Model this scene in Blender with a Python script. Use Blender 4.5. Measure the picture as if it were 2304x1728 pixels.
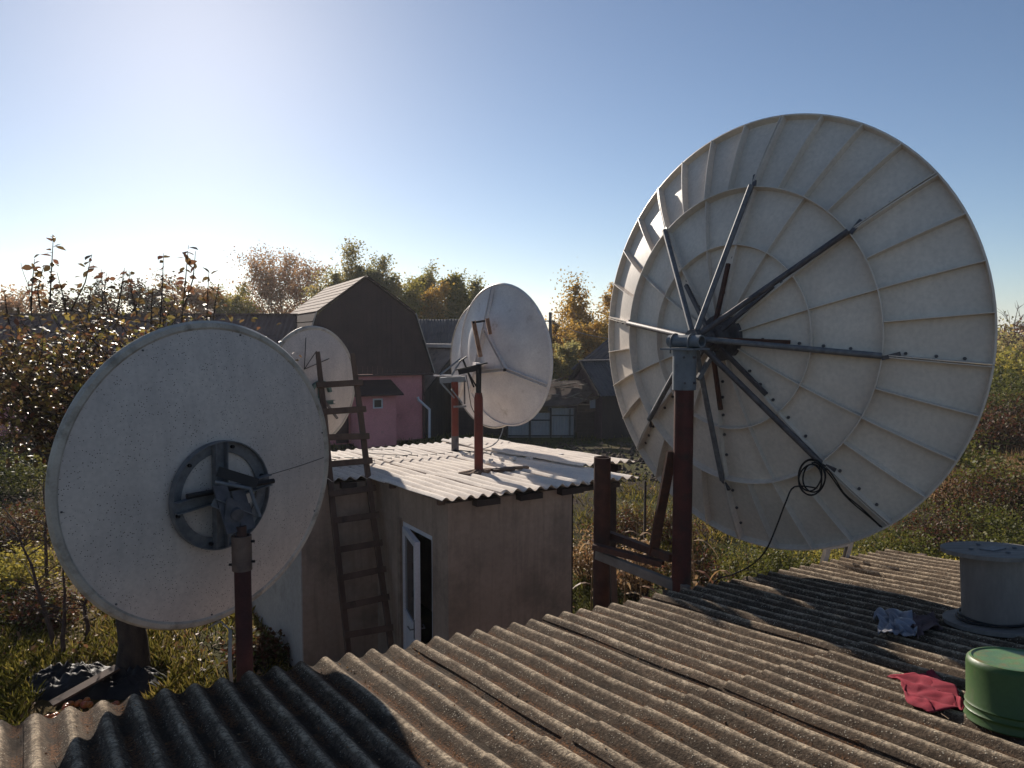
import bpy, math, random
import numpy as np
from mathutils import Vector, Matrix, noise as mnoise
R_ = math.radians
rng = np.random.default_rng(7)
random.seed(7)
scene = bpy.context.scene
for o in list(bpy.data.objects):
    bpy.data.objects.remove(o)

# ------------------------------------------------------------------ camera
CAM_H = 4.4
F_PX, CX, CY = 1730.0, 1152.0, 864.0          # photograph's focal length and centre in its own pixels
PITCH = math.atan((CY - 750.0) / F_PX)
cam_d = bpy.data.cameras.new('camera')
cam_d.sensor_width = 36.0
cam_d.lens = 36.0 * F_PX / 2304.0
cam_d.clip_start = 0.05
cam_d.clip_end = 3000.0
cam = bpy.data.objects.new('camera', cam_d)
scene.collection.objects.link(cam)
cam.location = (0, 0, CAM_H)
cam.rotation_euler = (math.pi / 2 - PITCH, 0, 0)
scene.camera = cam
# ------------------------------------------------------------------ light
SUN_AZ, SUN_EL = R_(-22.0), R_(22.5)           # azimuth from +Y towards +X
world = bpy.data.worlds.new('World')
scene.world = world
world.use_nodes = True
wn, wl = world.node_tree.nodes, world.node_tree.links
sky = wn.new('ShaderNodeTexSky')
sky.sky_type = 'NISHITA'
sky.sun_disc = False
sky.sun_elevation = SUN_EL
sky.sun_rotation = SUN_AZ
sky.altitude = 100
sky.air_density = 0.78
sky.dust_density = 0.24
sky.ozone_density = 2.2
bg = wn['Background']
bg.inputs['Strength'].default_value = 0.067
wl.new(sky.outputs[0], bg.inputs['Color'])
sun_d = bpy.data.lights.new('sun', 'SUN')
sun_d.energy = 5.0
sun_d.angle = R_(0.53)
sun_d.color = (1.0, 0.90, 0.78)
sun = bpy.data.objects.new('sun', sun_d)
scene.collection.objects.link(sun)
sdir = Vector((math.sin(SUN_AZ) * math.cos(SUN_EL), math.cos(SUN_AZ) * math.cos(SUN_EL), math.sin(SUN_EL)))
sun.rotation_euler = (-sdir).to_track_quat('-Z', 'Y').to_euler()
sun.location = sdir * 60
vs = scene.view_settings
vs.view_transform = 'Standard'
vs.look = 'None'
vs.exposure = 0.5
vs.gamma = 1.0
vs.use_curve_mapping = False
scene.cycles.max_bounces = 6
scene.cycles.diffuse_bounces = 3
scene.cycles.transmission_bounces = 4
scene.cycles.transparent_max_bounces = 6
scene.cycles.use_denoising = True

# ------------------------------------------------------------------ helpers
def lin(r, g, b):
    f = lambda c: (c / 255 / 12.92) if c / 255 <= 0.04045 else ((c / 255 + 0.055) / 1.055) ** 2.4
    return (f(r), f(g), f(b), 1.0)
def V(*a):
    return np.array(a, float)
def nrm(v):
    v = np.asarray(v, float)
    return v / np.linalg.norm(v)
def ray(x, y):
    a, b = (x - CX) / F_PX, (CY - y) / F_PX
    return V(a, math.cos(PITCH) + math.sin(PITCH) * b, b * math.cos(PITCH) - math.sin(PITCH))
def at(x, y, Y):                                # photo pixel + distance -> point in the place
    r = ray(x, y)
    return V(0, 0, CAM_H) + r * (Y / r[1])
def atz(x, y, z):
    r = ray(x, y)
    return V(0, 0, CAM_H) + r * ((z - CAM_H) / r[2])

# ---- materials
def newmat(name):
    m = bpy.data.materials.new(name)
    m.use_nodes = True
    return m, m.node_tree.nodes, m.node_tree.links, m.node_tree.nodes['Principled BSDF']
def noise(n, l, vec, scale, detail=5, rough=0.55):
    t = n.new('ShaderNodeTexNoise')
    t.inputs['Scale'].default_value = scale
    t.inputs['Detail'].default_value = detail
    t.inputs['Roughness'].default_value = rough
    l.new(vec, t.inputs['Vector'])
    return t.outputs['Fac']
def ramp(n, l, fac, a, b, ca=(0, 0, 0, 1), cb=(1, 1, 1, 1)):
    r = n.new('ShaderNodeMapRange')
    r.clamp = True
    r.inputs['From Min'].default_value = a
    r.inputs['From Max'].default_value = b
    r.inputs['To Min'].default_value = ca[0]
    r.inputs['To Max'].default_value = cb[0]
    l.new(fac, r.inputs['Value'])
    return r.outputs['Result']
def mixc(n, l, fac, a, b):
    m = n.new('ShaderNodeMix')
    m.data_type = 'RGBA'
    for s, v in ((m.inputs[0], fac), (m.inputs[6], a), (m.inputs[7], b)):
        if isinstance(v, (float, int, tuple)):
            s.default_value = v
        else:
            l.new(v, s)
    return m.outputs[2]
def mul(n, l, a, b, op='MULTIPLY'):
    m = n.new('ShaderNodeMath')
    m.operation = op
    for s, v in ((m.inputs[0], a), (m.inputs[1], b)):
        if isinstance(v, (float, int)):
            s.default_value = v
        else:
            l.new(v, s)
    return m.outputs[0]
def pos(n, l, stretch=None):
    g = n.new('ShaderNodeNewGeometry')
    if stretch is None:
        return g.outputs['Position']
    mp = n.new('ShaderNodeMapping')
    mp.inputs['Scale'].default_value = stretch
    l.new(g.outputs['Position'], mp.inputs['Vector'])
    return mp.outputs[0]
def bumpn(n, l, bsdf, h, strength=0.4, dist=0.01):
    b = n.new('ShaderNodeBump')
    b.inputs['Strength'].default_value = strength
    b.inputs['Distance'].default_value = dist
    l.new(h, b.inputs['Height'])
    l.new(b.outputs[0], bsdf.inputs['Normal'])
def surf(name, c1, c2, scale=4.0, rough=0.75, bump=0.0, bscale=60.0, bdist=0.004, metal=0.0, spec=0.3,
         spots=None, streak=None, stretch=None, dirt=None):
    """two-tone noisy surface; spots=(colour, scale, size, cover); streak=(colour, amount); dirt=(colour, scale, lo, hi)"""
    m, n, l, b = newmat(name)
    p = pos(n, l, stretch)
    col = mixc(n, l, ramp(n, l, noise(n, l, p, scale, 5), 0.32, 0.68), c1, c2)
    fine = noise(n, l, p, scale * 14, 2)
    col = mixc(n, l, mul(n, l, ramp(n, l, fine, 0.35, 0.75), 0.35), col, tuple(0.55 * x for x in c1[:3]) + (1,))
    if streak:
        s = noise(n, l, pos(n, l, (9, 9, 0.6)), 1.6, 6)
        col = mixc(n, l, mul(n, l, ramp(n, l, s, 0.48, 0.72), streak[1]), col, streak[0])
    if dirt:
        s = noise(n, l, p, dirt[1], 7, 0.65)
        col = mixc(n, l, ramp(n, l, s, dirt[2], dirt[3]), col, dirt[0])
    if spots:
        v = n.new('ShaderNodeTexVoronoi')
        v.inputs['Scale'].default_value = spots[1]
        l.new(pos(n, l), v.inputs['Vector'])
        d = ramp(n, l, v.outputs['Distance'], spots[2] * 0.7, spots[2], (1, 1, 1, 1), (0, 0, 0, 1))
        k = ramp(n, l, noise(n, l, pos(n, l), spots[1] * 0.12, 4), spots[3], spots[3] + 0.12)
        col = mixc(n, l, mul(n, l, d, k), col, spots[0])
    l.new(col, b.inputs['Base Color'])
    rr = mul(n, l, mul(n, l, fine, 0.3), rough - 0.15, 'ADD')
    l.new(rr, b.inputs['Roughness'])
    b.inputs['Metallic'].default_value = metal
    b.inputs['Specular IOR Level'].default_value = spec
    if bump:
        bumpn(n, l, b, noise(n, l, pos(n, l), bscale, 6), bump, bdist)
    return m
def leafmat(name, cols, transl=0.45, rough=0.45, spec=0.35):
    """backlit leaf: colour picked per leaf by its own tint value"""
    m, n, l, b = newmat(name)
    a = n.new('ShaderNodeAttribute')
    a.attribute_name = 'tint'
    r = n.new('ShaderNodeValToRGB')
    el = r.color_ramp.elements
    while len(el) < len(cols):
        el.new(0.5)
    for i, c in enumerate(cols):
        el[i].position = i / max(1, len(cols) - 1)
        el[i].color = c
    l.new(a.outputs['Fac'], r.inputs['Fac'])
    l.new(r.outputs[0], b.inputs['Base Color'])
    b.inputs['Roughness'].default_value = rough
    b.inputs['Specular IOR Level'].default_value = spec
    t = n.new('ShaderNodeBsdfTranslucent')
    l.new(r.outputs[0], t.inputs['Color'])
    mx = n.new('ShaderNodeMixShader')
    mx.inputs[0].default_value = transl
    l.new(b.outputs[0], mx.inputs[1])
    l.new(t.outputs[0], mx.inputs[2])
    l.new(mx.outputs[0], n['Material Output'].inputs['Surface'])
    return m

# ---- mesh building
class MB:
    def __init__(s):
        s.v, s.f = [], []
    def add(s, vs_, fs_):
        k = len(s.v)
        s.v += [tuple(map(float, p)) for p in vs_]
        s.f += [tuple(i + k for i in f) for f in fs_]
        return s
    def box(s, c, ax, ay, az, size):
        c, ax, ay, az = V(*c), nrm(ax) * size[0] / 2, nrm(ay) * size[1] / 2, nrm(az) * size[2] / 2
        p = [c + i * ax + j * ay + k * az for k in (-1, 1) for j in (-1, 1) for i in (-1, 1)]
        return s.add(p, [(0, 2, 3, 1), (4, 5, 7, 6), (0, 1, 5, 4), (2, 6, 7, 3), (0, 4, 6, 2), (1, 3, 7, 5)])
    def beam(s, p0, p1, w, h, up=(0, 0, 1)):
        p0, p1 = V(*p0), V(*p1)
        d = nrm(p1 - p0)
        side = np.cross(d, V(*up))
        if np.linalg.norm(side) < 1e-4:
            side = np.cross(d, V(1, 0, 0))
        side = nrm(side)
        return s.box((p0 + p1) / 2, side, d, np.cross(side, d), (w, np.linalg.norm(p1 - p0), h))
    def channel(s, p0, p1, w, h, t, up):
        """U-section: web on the -up side, two flanges"""
        p0, p1 = V(*p0), V(*p1)
        d = nrm(p1 - p0)
        side = nrm(np.cross(d, V(*up)))
        up = np.cross(side, d)
        c, L = (p0 + p1) / 2, np.linalg.norm(p1 - p0)
        s.box(c - up * (h / 2 - t / 2), side, d, up, (w, L, t))
        for k in (-1, 1):
            s.box(c + side * k * (w / 2 - t / 2) + up * t / 2, side, d, up, (t, L, h - t))
        return s
    def path(s, pts, rad, n=10, cap=True):
        pts = [V(*p) for p in pts]
        if not hasattr(rad, '__len__'):
            rad = [rad] * len(pts)
        prev, rings = None, []
        for i, p in enumerate(pts):
            d = nrm(pts[min(i + 1, len(pts) - 1)] - pts[max(i - 1, 0)])
            if prev is None:
                prev = nrm(np.cross(d, V(0, 0, 1) if abs(d[2]) < 0.9 else V(1, 0, 0)))
            prev = nrm(prev - d * (prev @ d))
            q = np.cross(d, prev)
            rings.append([p + rad[i] * (math.cos(2 * math.pi * k / n) * prev + math.sin(2 * math.pi * k / n) * q) for k in range(n)])
        vs_ = [p for r in rings for p in r]
        fs_ = [(i * n + k, i * n + (k + 1) % n, (i + 1) * n + (k + 1) % n, (i + 1) * n + k) for i in range(len(pts) - 1) for k in range(n)]
        if cap:
            fs_ += [tuple(reversed(range(n))), tuple(range((len(pts) - 1) * n, len(pts) * n))]
        return s.add(vs_, fs_)
    def lathe(s, c, A, x, prof, n=64, a0=0.0, a1=2 * math.pi, closed=False):
        """prof: (r, h along A) pairs"""
        A, x = nrm(A), nrm(x)
        y = np.cross(A, x)
        full = abs(a1 - a0 - 2 * math.pi) < 1e-6
        m = n if full else n + 1
        vs_ = [V(*c) + A * h + r * (math.cos(a0 + (a1 - a0) * i / n) * x + math.sin(a0 + (a1 - a0) * i / n) * y) for (r, h) in prof for i in range(m)]
        fs_ = []
        k = len(prof)
        for j in range(k if closed else k - 1):
            j2 = (j + 1) % k
            for i in range(n):
                i2 = (i + 1) % m
                fs_.append((j * m + i, j * m + i2, j2 * m + i2, j2 * m + i))
        if not full and closed:
            fs_.append(tuple(j * m for j in range(k)))
            fs_.append(tuple(j * m + n for j in reversed(range(k))))
        return s.add(vs_, fs_)
    def prism(s, poly, d):
        """flat polygon pushed along vector d"""
        poly = [V(*p) for p in poly]
        d = V(*d)
        n = len(poly)
        return s.add(poly + [p + d for p in poly], [tuple(reversed(range(n))), tuple(range(n, 2 * n))] + [(i, (i + 1) % n, n + (i + 1) % n, n + i) for i in range(n)])
    def build(s, name, mat, parent=None, smooth=False, bevel=0.0):
        base = V(*parent['base']) if parent is not None and 'base' in parent else V(0, 0, 0)
        me = bpy.data.meshes.new(name)
        me.from_pydata([tuple(V(*p) - base) for p in s.v], [], s.f)
        me.update()
        if mat:
            me.materials.append(mat)
        o = bpy.data.objects.new(name, me)
        scene.collection.objects.link(o)
        if parent is not None:
            o.parent = parent
            o['base'] = list(base)
        if smooth:
            me.shade_smooth()
            es = o.modifiers.new('edges', 'EDGE_SPLIT')
            es.split_angle = R_(38)
        if bevel:
            bv = o.modifiers.new('bevel', 'BEVEL')
            bv.width = bevel
            bv.segments = 2
            bv.limit_method = 'ANGLE'
        return o
def fastmesh(name, verts, k, mat, parent=None, tint=None):
    """verts (N*k,3): N separate k-gons, one mesh"""
    base = V(*parent['base']) if parent is not None and 'base' in parent else V(0, 0, 0)
    verts = np.asarray(verts, np.float32).reshape(-1, 3) - base.astype(np.float32)
    nv = len(verts)
    me = bpy.data.meshes.new(name)
    me.vertices.add(nv)
    me.vertices.foreach_set('co', verts.ravel())
    me.loops.add(nv)
    me.loops.foreach_set('vertex_index', np.arange(nv, dtype=np.int32))
    me.polygons.add(nv // k)
    me.polygons.foreach_set('loop_start', np.arange(0, nv, k, dtype=np.int32))
    if tint is not None:
        at_ = me.attributes.new('tint', 'FLOAT', 'POINT')
        at_.data.foreach_set('value', np.repeat(np.asarray(tint, np.float32), k))
    me.update(calc_edges=True)
    me.materials.append(mat)
    o = bpy.data.objects.new(name, me)
    scene.collection.objects.link(o)
    if parent is not None:
        o.parent = parent
    return o
def tag(o, label=None, cat=None, group=None, kind=None):
    for k, v in (('label', label), ('category', cat), ('group', group), ('kind', kind)):
        if v:
            o[k] = v
    return o
def thing(name, label, cat, loc, group=None):
    o = bpy.data.objects.new(name, None)
    o.empty_display_size = 0.1
    scene.collection.objects.link(o)
    o.location = tuple(loc)
    o['base'] = [float(x) for x in loc]
    return tag(o, label, cat, group)

# ---- shared materials
RED_PIPE = surf('red_oxide_paint', lin(112, 50, 40), lin(88, 40, 34), 6, 0.6, 0.25, 90, dirt=(lin(58, 40, 34), 7, 0.55, 0.75))
RUST_PIPE = surf('rusted_pipe', lin(84, 52, 42), lin(58, 38, 34), 9, 0.8, 0.4, 120)
GALV = surf('galvanised_steel', lin(124, 124, 126), lin(94, 95, 98), 22, 0.65, 0.15, 150, metal=0.2, spec=0.3)
GREYPAINT = surf('grey_blue_paint', lin(120, 126, 132), lin(100, 106, 112), 8, 0.5, 0.1, 120, dirt=(lin(70, 66, 64), 9, 0.6, 0.8))
DARKSTEEL = surf('weathered_steel', lin(104, 100, 102), lin(74, 71, 74), 14, 0.6, 0.25, 140, metal=0.3)
BLACKSTEEL = surf('black_steel', lin(38, 35, 36), lin(28, 26, 28), 14, 0.55, 0.2, 140)
RUSTBROWN = surf('rusty_strut', lin(92, 60, 48), lin(66, 50, 46), 18, 0.8, 0.3, 140)
CABLE = surf('black_cable', lin(26, 26, 28), lin(18, 18, 20), 20, 0.5)
WHITECABLE = surf('white_cable', lin(170, 168, 162), lin(140, 138, 134), 20, 0.5)
PETALMAT = surf('dish_white_gelcoat', lin(224, 213, 200), lin(206, 195, 183), 2.2, 0.5, 0.06, 70, dirt=(lin(190, 178, 162), 3.0, 0.62, 0.95))
DISHMAT = surf('dish_grey_white', lin(204, 193, 184), lin(184, 174, 168), 2.5, 0.55, 0.06, 90,
               spots=(lin(66, 60, 56), 60, 0.20, 0.38), streak=(lin(160, 152, 146), 0.32))
DISHRIM = surf('dish_rim', lin(190, 182, 170), lin(164, 156, 146), 7, 0.5, 0.1, 90, dirt=(lin(110, 104, 92), 8, 0.5, 0.75))
MDISH = surf('dish_white_worn', lin(222, 216, 212), lin(196, 190, 190), 2.8, 0.5, 0.08, 80, dirt=(lin(150, 138, 130), 4.5, 0.6, 0.8))
RUSTARM = surf('rusted_arm', lin(190, 160, 138), lin(132, 84, 58), 10, 0.8, 0.3, 90)
WOOD = surf('old_wood', lin(104, 84, 72), lin(74, 58, 50), 5, 0.85, 0.5, 60, stretch=(1, 1, 0.15), dirt=(lin(52, 42, 38), 6, 0.55, 0.75))
DARKWOOD = surf('dark_barn_boards', lin(70, 58, 54), lin(44, 37, 36), 3, 0.9, 0.5, 40, stretch=(1, 1, 0.2))
RENDER_WALL = surf('cement_render', lin(170, 148, 131), lin(150, 130, 115), 1.3, 0.9, 0.35, 130, 0.003, dirt=(lin(118, 104, 92), 1.4, 0.50, 0.72), streak=(lin(112, 99, 88), 0.45))
SKYLIT_WALL = surf('skylit_cement_render', lin(176, 168, 160), lin(160, 152, 146), 1.3, 0.9, 0.3, 130, 0.003, dirt=(lin(130, 122, 116), 1.8, 0.55, 0.8))  # paler copy of the render; light from sky and ground put into colour
PINK = surf('pink_render', lin(226, 150, 148), lin(206, 134, 134), 1.2, 0.9, 0.2, 60, dirt=(lin(120, 84, 86), 1.5, 0.6, 0.85))
BROWNCLAD = surf('brown_profiled_sheet', lin(82, 58, 55), lin(70, 49, 47), 1.6, 0.6, 0.05, 40)
BROWNROOF = surf('brown_metal_tile', lin(80, 60, 56), lin(68, 50, 48), 1.2, 0.8, 0.1, 30, spec=0.1)
SLATEBLUE = surf('old_slate_roof', lin(104, 98, 98), lin(82, 78, 80), 1.2, 0.85, 0.3, 30, dirt=(lin(42, 44, 46), 1.4, 0.55, 0.75))
SLATEBROWN = surf('brown_slate_roof', lin(166, 144, 130), lin(128, 110, 100), 1.4, 0.85, 0.3, 30, dirt=(lin(60, 52, 48), 1.6, 0.55, 0.75))
WHITEPVC = surf('white_pvc', lin(214, 212, 214), lin(200, 198, 202), 4, 0.35, 0.0)
FENCE = surf('grey_sheet_fence', lin(146, 146, 146), lin(130, 130, 132), 1.5, 0.5, 0.0)
BARK = surf('bark', lin(86, 72, 62), lin(52, 43, 38), 9, 0.95, 0.8, 45, 0.02, stretch=(1, 1, 0.35))
TWIG = surf('twig_bark', lin(92, 76, 70), lin(64, 52, 48), 14, 0.9, 0.3, 80)
BIRCHBARK = surf('pale_bark', lin(190, 182, 172), lin(120, 110, 102), 8, 0.9, 0.3, 40)
GLASS, gn, gl, gb = newmat('window_glass')
gb.inputs['Base Color'].default_value = (0.03, 0.035, 0.045, 1)
gb.inputs['Roughness'].default_value = 0.08
gb.inputs['Specular IOR Level'].default_value = 0.7

# ------------------------------------------------------------------ ground
def height(x, y):
    return 0.05 * np.sin(x * 0.9 + 1.3 * np.sin(y * 0.37)) * np.sin(y * 0.7) + 0.03 * np.sin(x * 2.3 + y * 1.7)
def make_ground():
    xs = np.unique(np.concatenate([np.linspace(-900, -60, 15), np.linspace(-60, 60, 161), np.linspace(60, 900, 15)]))
    ys = np.unique(np.concatenate([np.linspace(-200, -10, 6), np.linspace(-10, 70, 121), np.linspace(70, 1500, 20)]))
    X, Y = np.meshgrid(xs, ys)
    Z = height(X, Y) * (np.abs(X) < 60) * (Y < 70)
    vs_ = np.stack([X, Y, Z], -1).reshape(-1, 3)
    nx = len(xs)
    fs_ = [(j * nx + i, j * nx + i + 1, (j + 1) * nx + i + 1, (j + 1) * nx + i) for j in range(len(ys) - 1) for i in range(nx - 1)]
    m, n, l, b = newmat('garden_soil_and_turf')
    p = pos(n, l)
    soil = mixc(n, l, ramp(n, l, noise(n, l, p, 2.5, 10), 0.3, 0.7), lin(74, 58, 46), lin(44, 34, 28))
    turf = mixc(n, l, ramp(n, l, noise(n, l, p, 1.1, 8), 0.35, 0.65), lin(92, 92, 44), lin(58, 62, 26))
    dry = mixc(n, l, ramp(n, l, noise(n, l, p, 3.0, 8), 0.3, 0.7), lin(140, 116, 74), lin(96, 78, 50))
    c = mixc(n, l, ramp(n, l, noise(n, l, p, 0.22, 6), 0.42, 0.56), soil, turf)
    c = mixc(n, l, ramp(n, l, noise(n, l, pos(n, l, (1, 0.35, 1)), 0.09, 6), 0.52, 0.62), c, dry)
    l.new(c, b.inputs['Base Color'])
    b.inputs['Roughness'].default_value = 1.0
    b.inputs['Specular IOR Level'].default_value = 0.1
    bumpn(n, l, b, noise(n, l, p, 7, 10, 0.7), 1.0, 0.12)
    o = MB().add(vs_, fs_).build('ground', m)
    tag(o, kind='structure', label='overgrown garden ground of turf and dug soil')
    o.data.shade_smooth()
make_ground()

# ------------------------------------------------------------------ corrugated sheets
_sheet_cache = {}
def sheet_mesh(waves, length, var, mat, pitch=0.15, amp=0.023, th=0.006, seg=10):
    key = (waves, round(length, 3), var, mat.name)
    if key in _sheet_cache:
        return _sheet_cache[key]
    rs = np.random.default_rng(100 + var + waves * 7)
    nx, ny = waves * seg + 1, 7
    xs = np.linspace(0, waves * pitch, nx) - 0.30 * pitch
    ys = np.linspace(0, length, ny)
    end0 = np.cumsum(rs.normal(0, 0.0016, nx)); end1 = np.cumsum(rs.normal(0, 0.0016, nx))
    end0 -= end0.mean(); end1 -= end1.mean()
    if var % 3 == 1:                                   # a chipped corner
        end0[:5] += np.linspace(0.05, 0, 5)
    if var % 3 == 2:
        end1[-7:] -= np.linspace(0, 0.04, 7)
    top, wav = [], []
    for j, y in enumerate(ys):
        for i, x in enumerate(xs):
            yy = y + (end0[i] if j == 0 else 0) + (end1[i] if j == ny - 1 else 0)
            c = math.cos(2 * math.pi * x / pitch)
            sag = 0.004 * math.sin(j * 1.7 + var)
            top.append((x, yy, amp * c + sag)); wav.append(c)
    N = len(top)
    bot = [(x, y, z - th) for x, y, z in top]
    fs_ = []
    for j in range(ny - 1):
        for i in range(nx - 1):
            a, b_, c, d = j * nx + i, j * nx + i + 1, (j + 1) * nx + i + 1, (j + 1) * nx + i
            fs_ += [(a, b_, c, d), (N + d, N + c, N + b_, N + a)]
    for i in range(nx - 1):
        fs_ += [(N + i, N + i + 1, i + 1, i)]
        k = (ny - 1) * nx
        fs_ += [(k + i, k + i + 1, N + k + i + 1, N + k + i)]
    for j in range(ny - 1):
        a, d = j * nx, (j + 1) * nx
        fs_ += [(N + a, a, d, N + d)]
        a, d = j * nx + nx - 1, (j + 1) * nx + nx - 1
        fs_ += [(a, N + a, N + d, d)]
    me = bpy.data.meshes.new('roof_sheet')
    me.from_pydata(top + bot, [], fs_)
    at_ = me.attributes.new('wave', 'FLOAT', 'POINT')
    at_.data.foreach_set('value', np.array(wav + wav, np.float32))
    me.materials.append(mat)
    me.update()
    _sheet_cache[key] = me
    return me
def place_sheet(me, parent, origin, ex, ey, ez, lift_left, width, pieces_name='roof_sheet', lift_start=0.0, length=1.75):
    """sheet on its plane; the edge at x=0 and the end at y=0 can ride up on the sheets under them"""
    base = V(*parent['base'])
    ex2 = nrm(V(*ex) * width - V(*ez) * lift_left)
    ey2 = nrm(V(*ey) * length - V(*ez) * lift_start)
    ey2 = nrm(ey2 - ex2 * (ey2 @ ex2))
    ez2 = np.cross(ex2, ey2)
    if ez2 @ V(*ez) < 0:
        ez2 = -ez2
    o = bpy.data.objects.new(pieces_name, me)
    scene.collection.objects.link(o)
    loc = V(*origin) + V(*ez) * (lift_left + lift_start) - base
    o.matrix_local = Matrix([(ex2[i], ey2[i], ez2[i], loc[i]) for i in range(3)] + [(0, 0, 0, 1)])
    o.parent = parent
    return o
def roofmat_old():
    m, n, l, b = newmat('lichened_asbestos_slate')
    p = pos(n, l)
    a = n.new('ShaderNodeAttribute'); a.attribute_name = 'wave'
    W = a.outputs['Fac']
    base = mixc(n, l, ramp(n, l, noise(n, l, p, 2.6, 5), 0.3, 0.7), lin(116, 99, 82), lin(80, 68, 56))
    # crests weathered to pale cement, with their sunlit tone painted in too
    worn_lit = mul(n, l, mul(n, l, noise(n, l, p, 6, 6, 0.65), 2.0), W, 'ADD')
    base = mixc(n, l, mul(n, l, ramp(n, l, worn_lit, 1.5, 2.1), 0.9), base, lin(206, 186, 158))
    grime = ramp(n, l, noise(n, l, p, 48, 6, 0.75), 0.45, 0.54)
    base = mixc(n, l, mul(n, l, grime, 0.7), base, lin(60, 50, 41))
    v = n.new('ShaderNodeTexVoronoi'); v.inputs['Scale'].default_value = 62
    l.new(p, v.inputs['Vector'])
    dots = ramp(n, l, v.outputs['Distance'], 0.14, 0.26, (1, 1, 1, 1), (0, 0, 0, 1))
    dk = ramp(n, l, noise(n, l, p, 10, 4), 0.44, 0.54)
    base = mixc(n, l, mul(n, l, mul(n, l, dots, dk), 0.85), base, lin(196, 186, 166))
    v2 = n.new('ShaderNodeTexVoronoi'); v2.inputs['Scale'].default_value = 150
    l.new(p, v2.inputs['Vector'])
    d2 = ramp(n, l, v2.outputs['Distance'], 0.18, 0.32, (1, 1, 1, 1), (0, 0, 0, 1))
    base = mixc(n, l, mul(n, l, mul(n, l, d2, ramp(n, l, noise(n, l, p, 22, 3), 0.46, 0.58)), 0.7), base, lin(160, 146, 128))
    # moss and leaf dust gathered in the valleys
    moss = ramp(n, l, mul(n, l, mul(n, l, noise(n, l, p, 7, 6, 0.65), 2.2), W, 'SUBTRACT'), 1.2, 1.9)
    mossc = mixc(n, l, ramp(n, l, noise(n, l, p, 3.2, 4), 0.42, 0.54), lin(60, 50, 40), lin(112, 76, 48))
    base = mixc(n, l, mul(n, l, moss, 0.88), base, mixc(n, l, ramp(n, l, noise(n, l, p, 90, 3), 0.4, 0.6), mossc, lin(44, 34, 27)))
    l.new(base, b.inputs['Base Color'])
    b.inputs['Roughness'].default_value = 0.95
    b.inputs['Specular IOR Level'].default_value = 0.15
    h = mul(n, l, noise(n, l, p, 70, 5, 0.7), mul(n, l, dots, 0.3), 'ADD')
    bumpn(n, l, b, h, 0.8, 0.009)
    return m
def roofmat_new():
    m, n, l, b = newmat('pale_asbestos_slate')
    p = pos(n, l)
    a = n.new('ShaderNodeAttribute'); a.attribute_name = 'wave'
    c = mixc(n, l, ramp(n, l, noise(n, l, p, 2.6, 8), 0.3, 0.7), lin(240, 228, 214), lin(218, 206, 194))
    c = mixc(n, l, ramp(n, l, noise(n, l, p, 34, 5), 0.60, 0.80), c, lin(150, 138, 126))
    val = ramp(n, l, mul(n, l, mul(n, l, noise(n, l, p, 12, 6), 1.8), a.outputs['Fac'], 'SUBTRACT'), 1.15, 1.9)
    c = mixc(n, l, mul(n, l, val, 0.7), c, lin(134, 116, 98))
    sp = ramp(n, l, noise(n, l, p, 70, 3), 0.66, 0.72)
    c = mixc(n, l, mul(n, l, sp, ramp(n, l, noise(n, l, p, 1.7, 4), 0.5, 0.62)), c, lin(70, 62, 54))
    l.new(c, b.inputs['Base Color'])
    b.inputs['Roughness'].default_value = 0.85
    b.inputs['Specular IOR Level'].default_value = 0.2
    bumpn(n, l, b, noise(n, l, p, 90, 6), 0.4, 0.004)
    return m
OLDSLATE, NEWSLATE = roofmat_old(), roofmat_new()

# ------------------------------------------------------------------ near building under the camera
EX = V(0.84419, 0.53471, -0.03769)                  # along the eave
EG = V(0.53581, -0.83973, 0.08803)                  # up the slope, towards the camera
EN = nrm(np.cross(EG, EX)); EN = EN if EN[2] > 0 else -EN
F0 = V(-1.12, 4.524, 2.408)                         # wave crest on the eave
def roof_pt(u, v, h=0.0):
    return F0 + EX * u + EG * v + EN * h
near = thing('outbuilding', 'low building in the foreground roofed with dark lichen-covered corrugated slate', 'building', tuple(roof_pt(1.5, 2.5)[:2]) + (0,))
COVER = 7 * 0.15
rows = [(-0.02, 1.75, 0.004), (1.66, 1.75, 0.013), (3.28, 1.75, 0.013), (4.9, 1.75, 0.013)]
vi = 0
for r, (v0, L, st) in enumerate(rows):
    for k in range(-4, 6):
        u0 = (4 + 7 * (k - 1)) * 0.15
        if u0 > 6.0 or u0 < -4.2:
            continue
        w = 8 if u0 + 1.2 < 6.45 else 5
        me = sheet_mesh(w, L, vi % 6, OLDSLATE)
        vi += 1
        jit = random.uniform(-0.012, 0.012)
        o = place_sheet(me, near, roof_pt(u0, v0 + jit, 0.0), EX, EG, EN, 0.010, w * 0.15, lift_start=st, length=L)
m_ = MB()
hx = V(EX[0], EX[1], 0); hx = nrm(hx); hy = V(-hx[1], hx[0], 0)
for (u0, v0, u1, v1) in ((-3.9, 0.35, 6.1, 0.35), (6.1, 0.35, 6.1, 6.2), (-3.9, 6.2, -3.9, 0.35)):
    a, b = roof_pt(u0, v0), roof_pt(u1, v1)
    d = nrm(V(b[0] - a[0], b[1] - a[1], 0))
    n_ = V(-d[1], d[0], 0) * 0.12
    za, zb = a[2] - 0.10, b[2] - 0.10
    m_.add([(a[0], a[1], -0.3), (b[0], b[1], -0.3), (b[0], b[1], zb), (a[0], a[1], za)] +
           [(a[0] + n_[0], a[1] + n_[1], -0.3), (b[0] + n_[0], b[1] + n_[1], -0.3), (b[0] + n_[0], b[1] + n_[1], zb), (a[0] + n_[0], a[1] + n_[1], za)],
           [(0, 1, 2, 3), (7, 6, 5, 4), (0, 4, 5, 1), (1, 5, 6, 2), (2, 6, 7, 3), (3, 7, 4, 0)])
m_.build('wall', RENDER_WALL, near)
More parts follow.
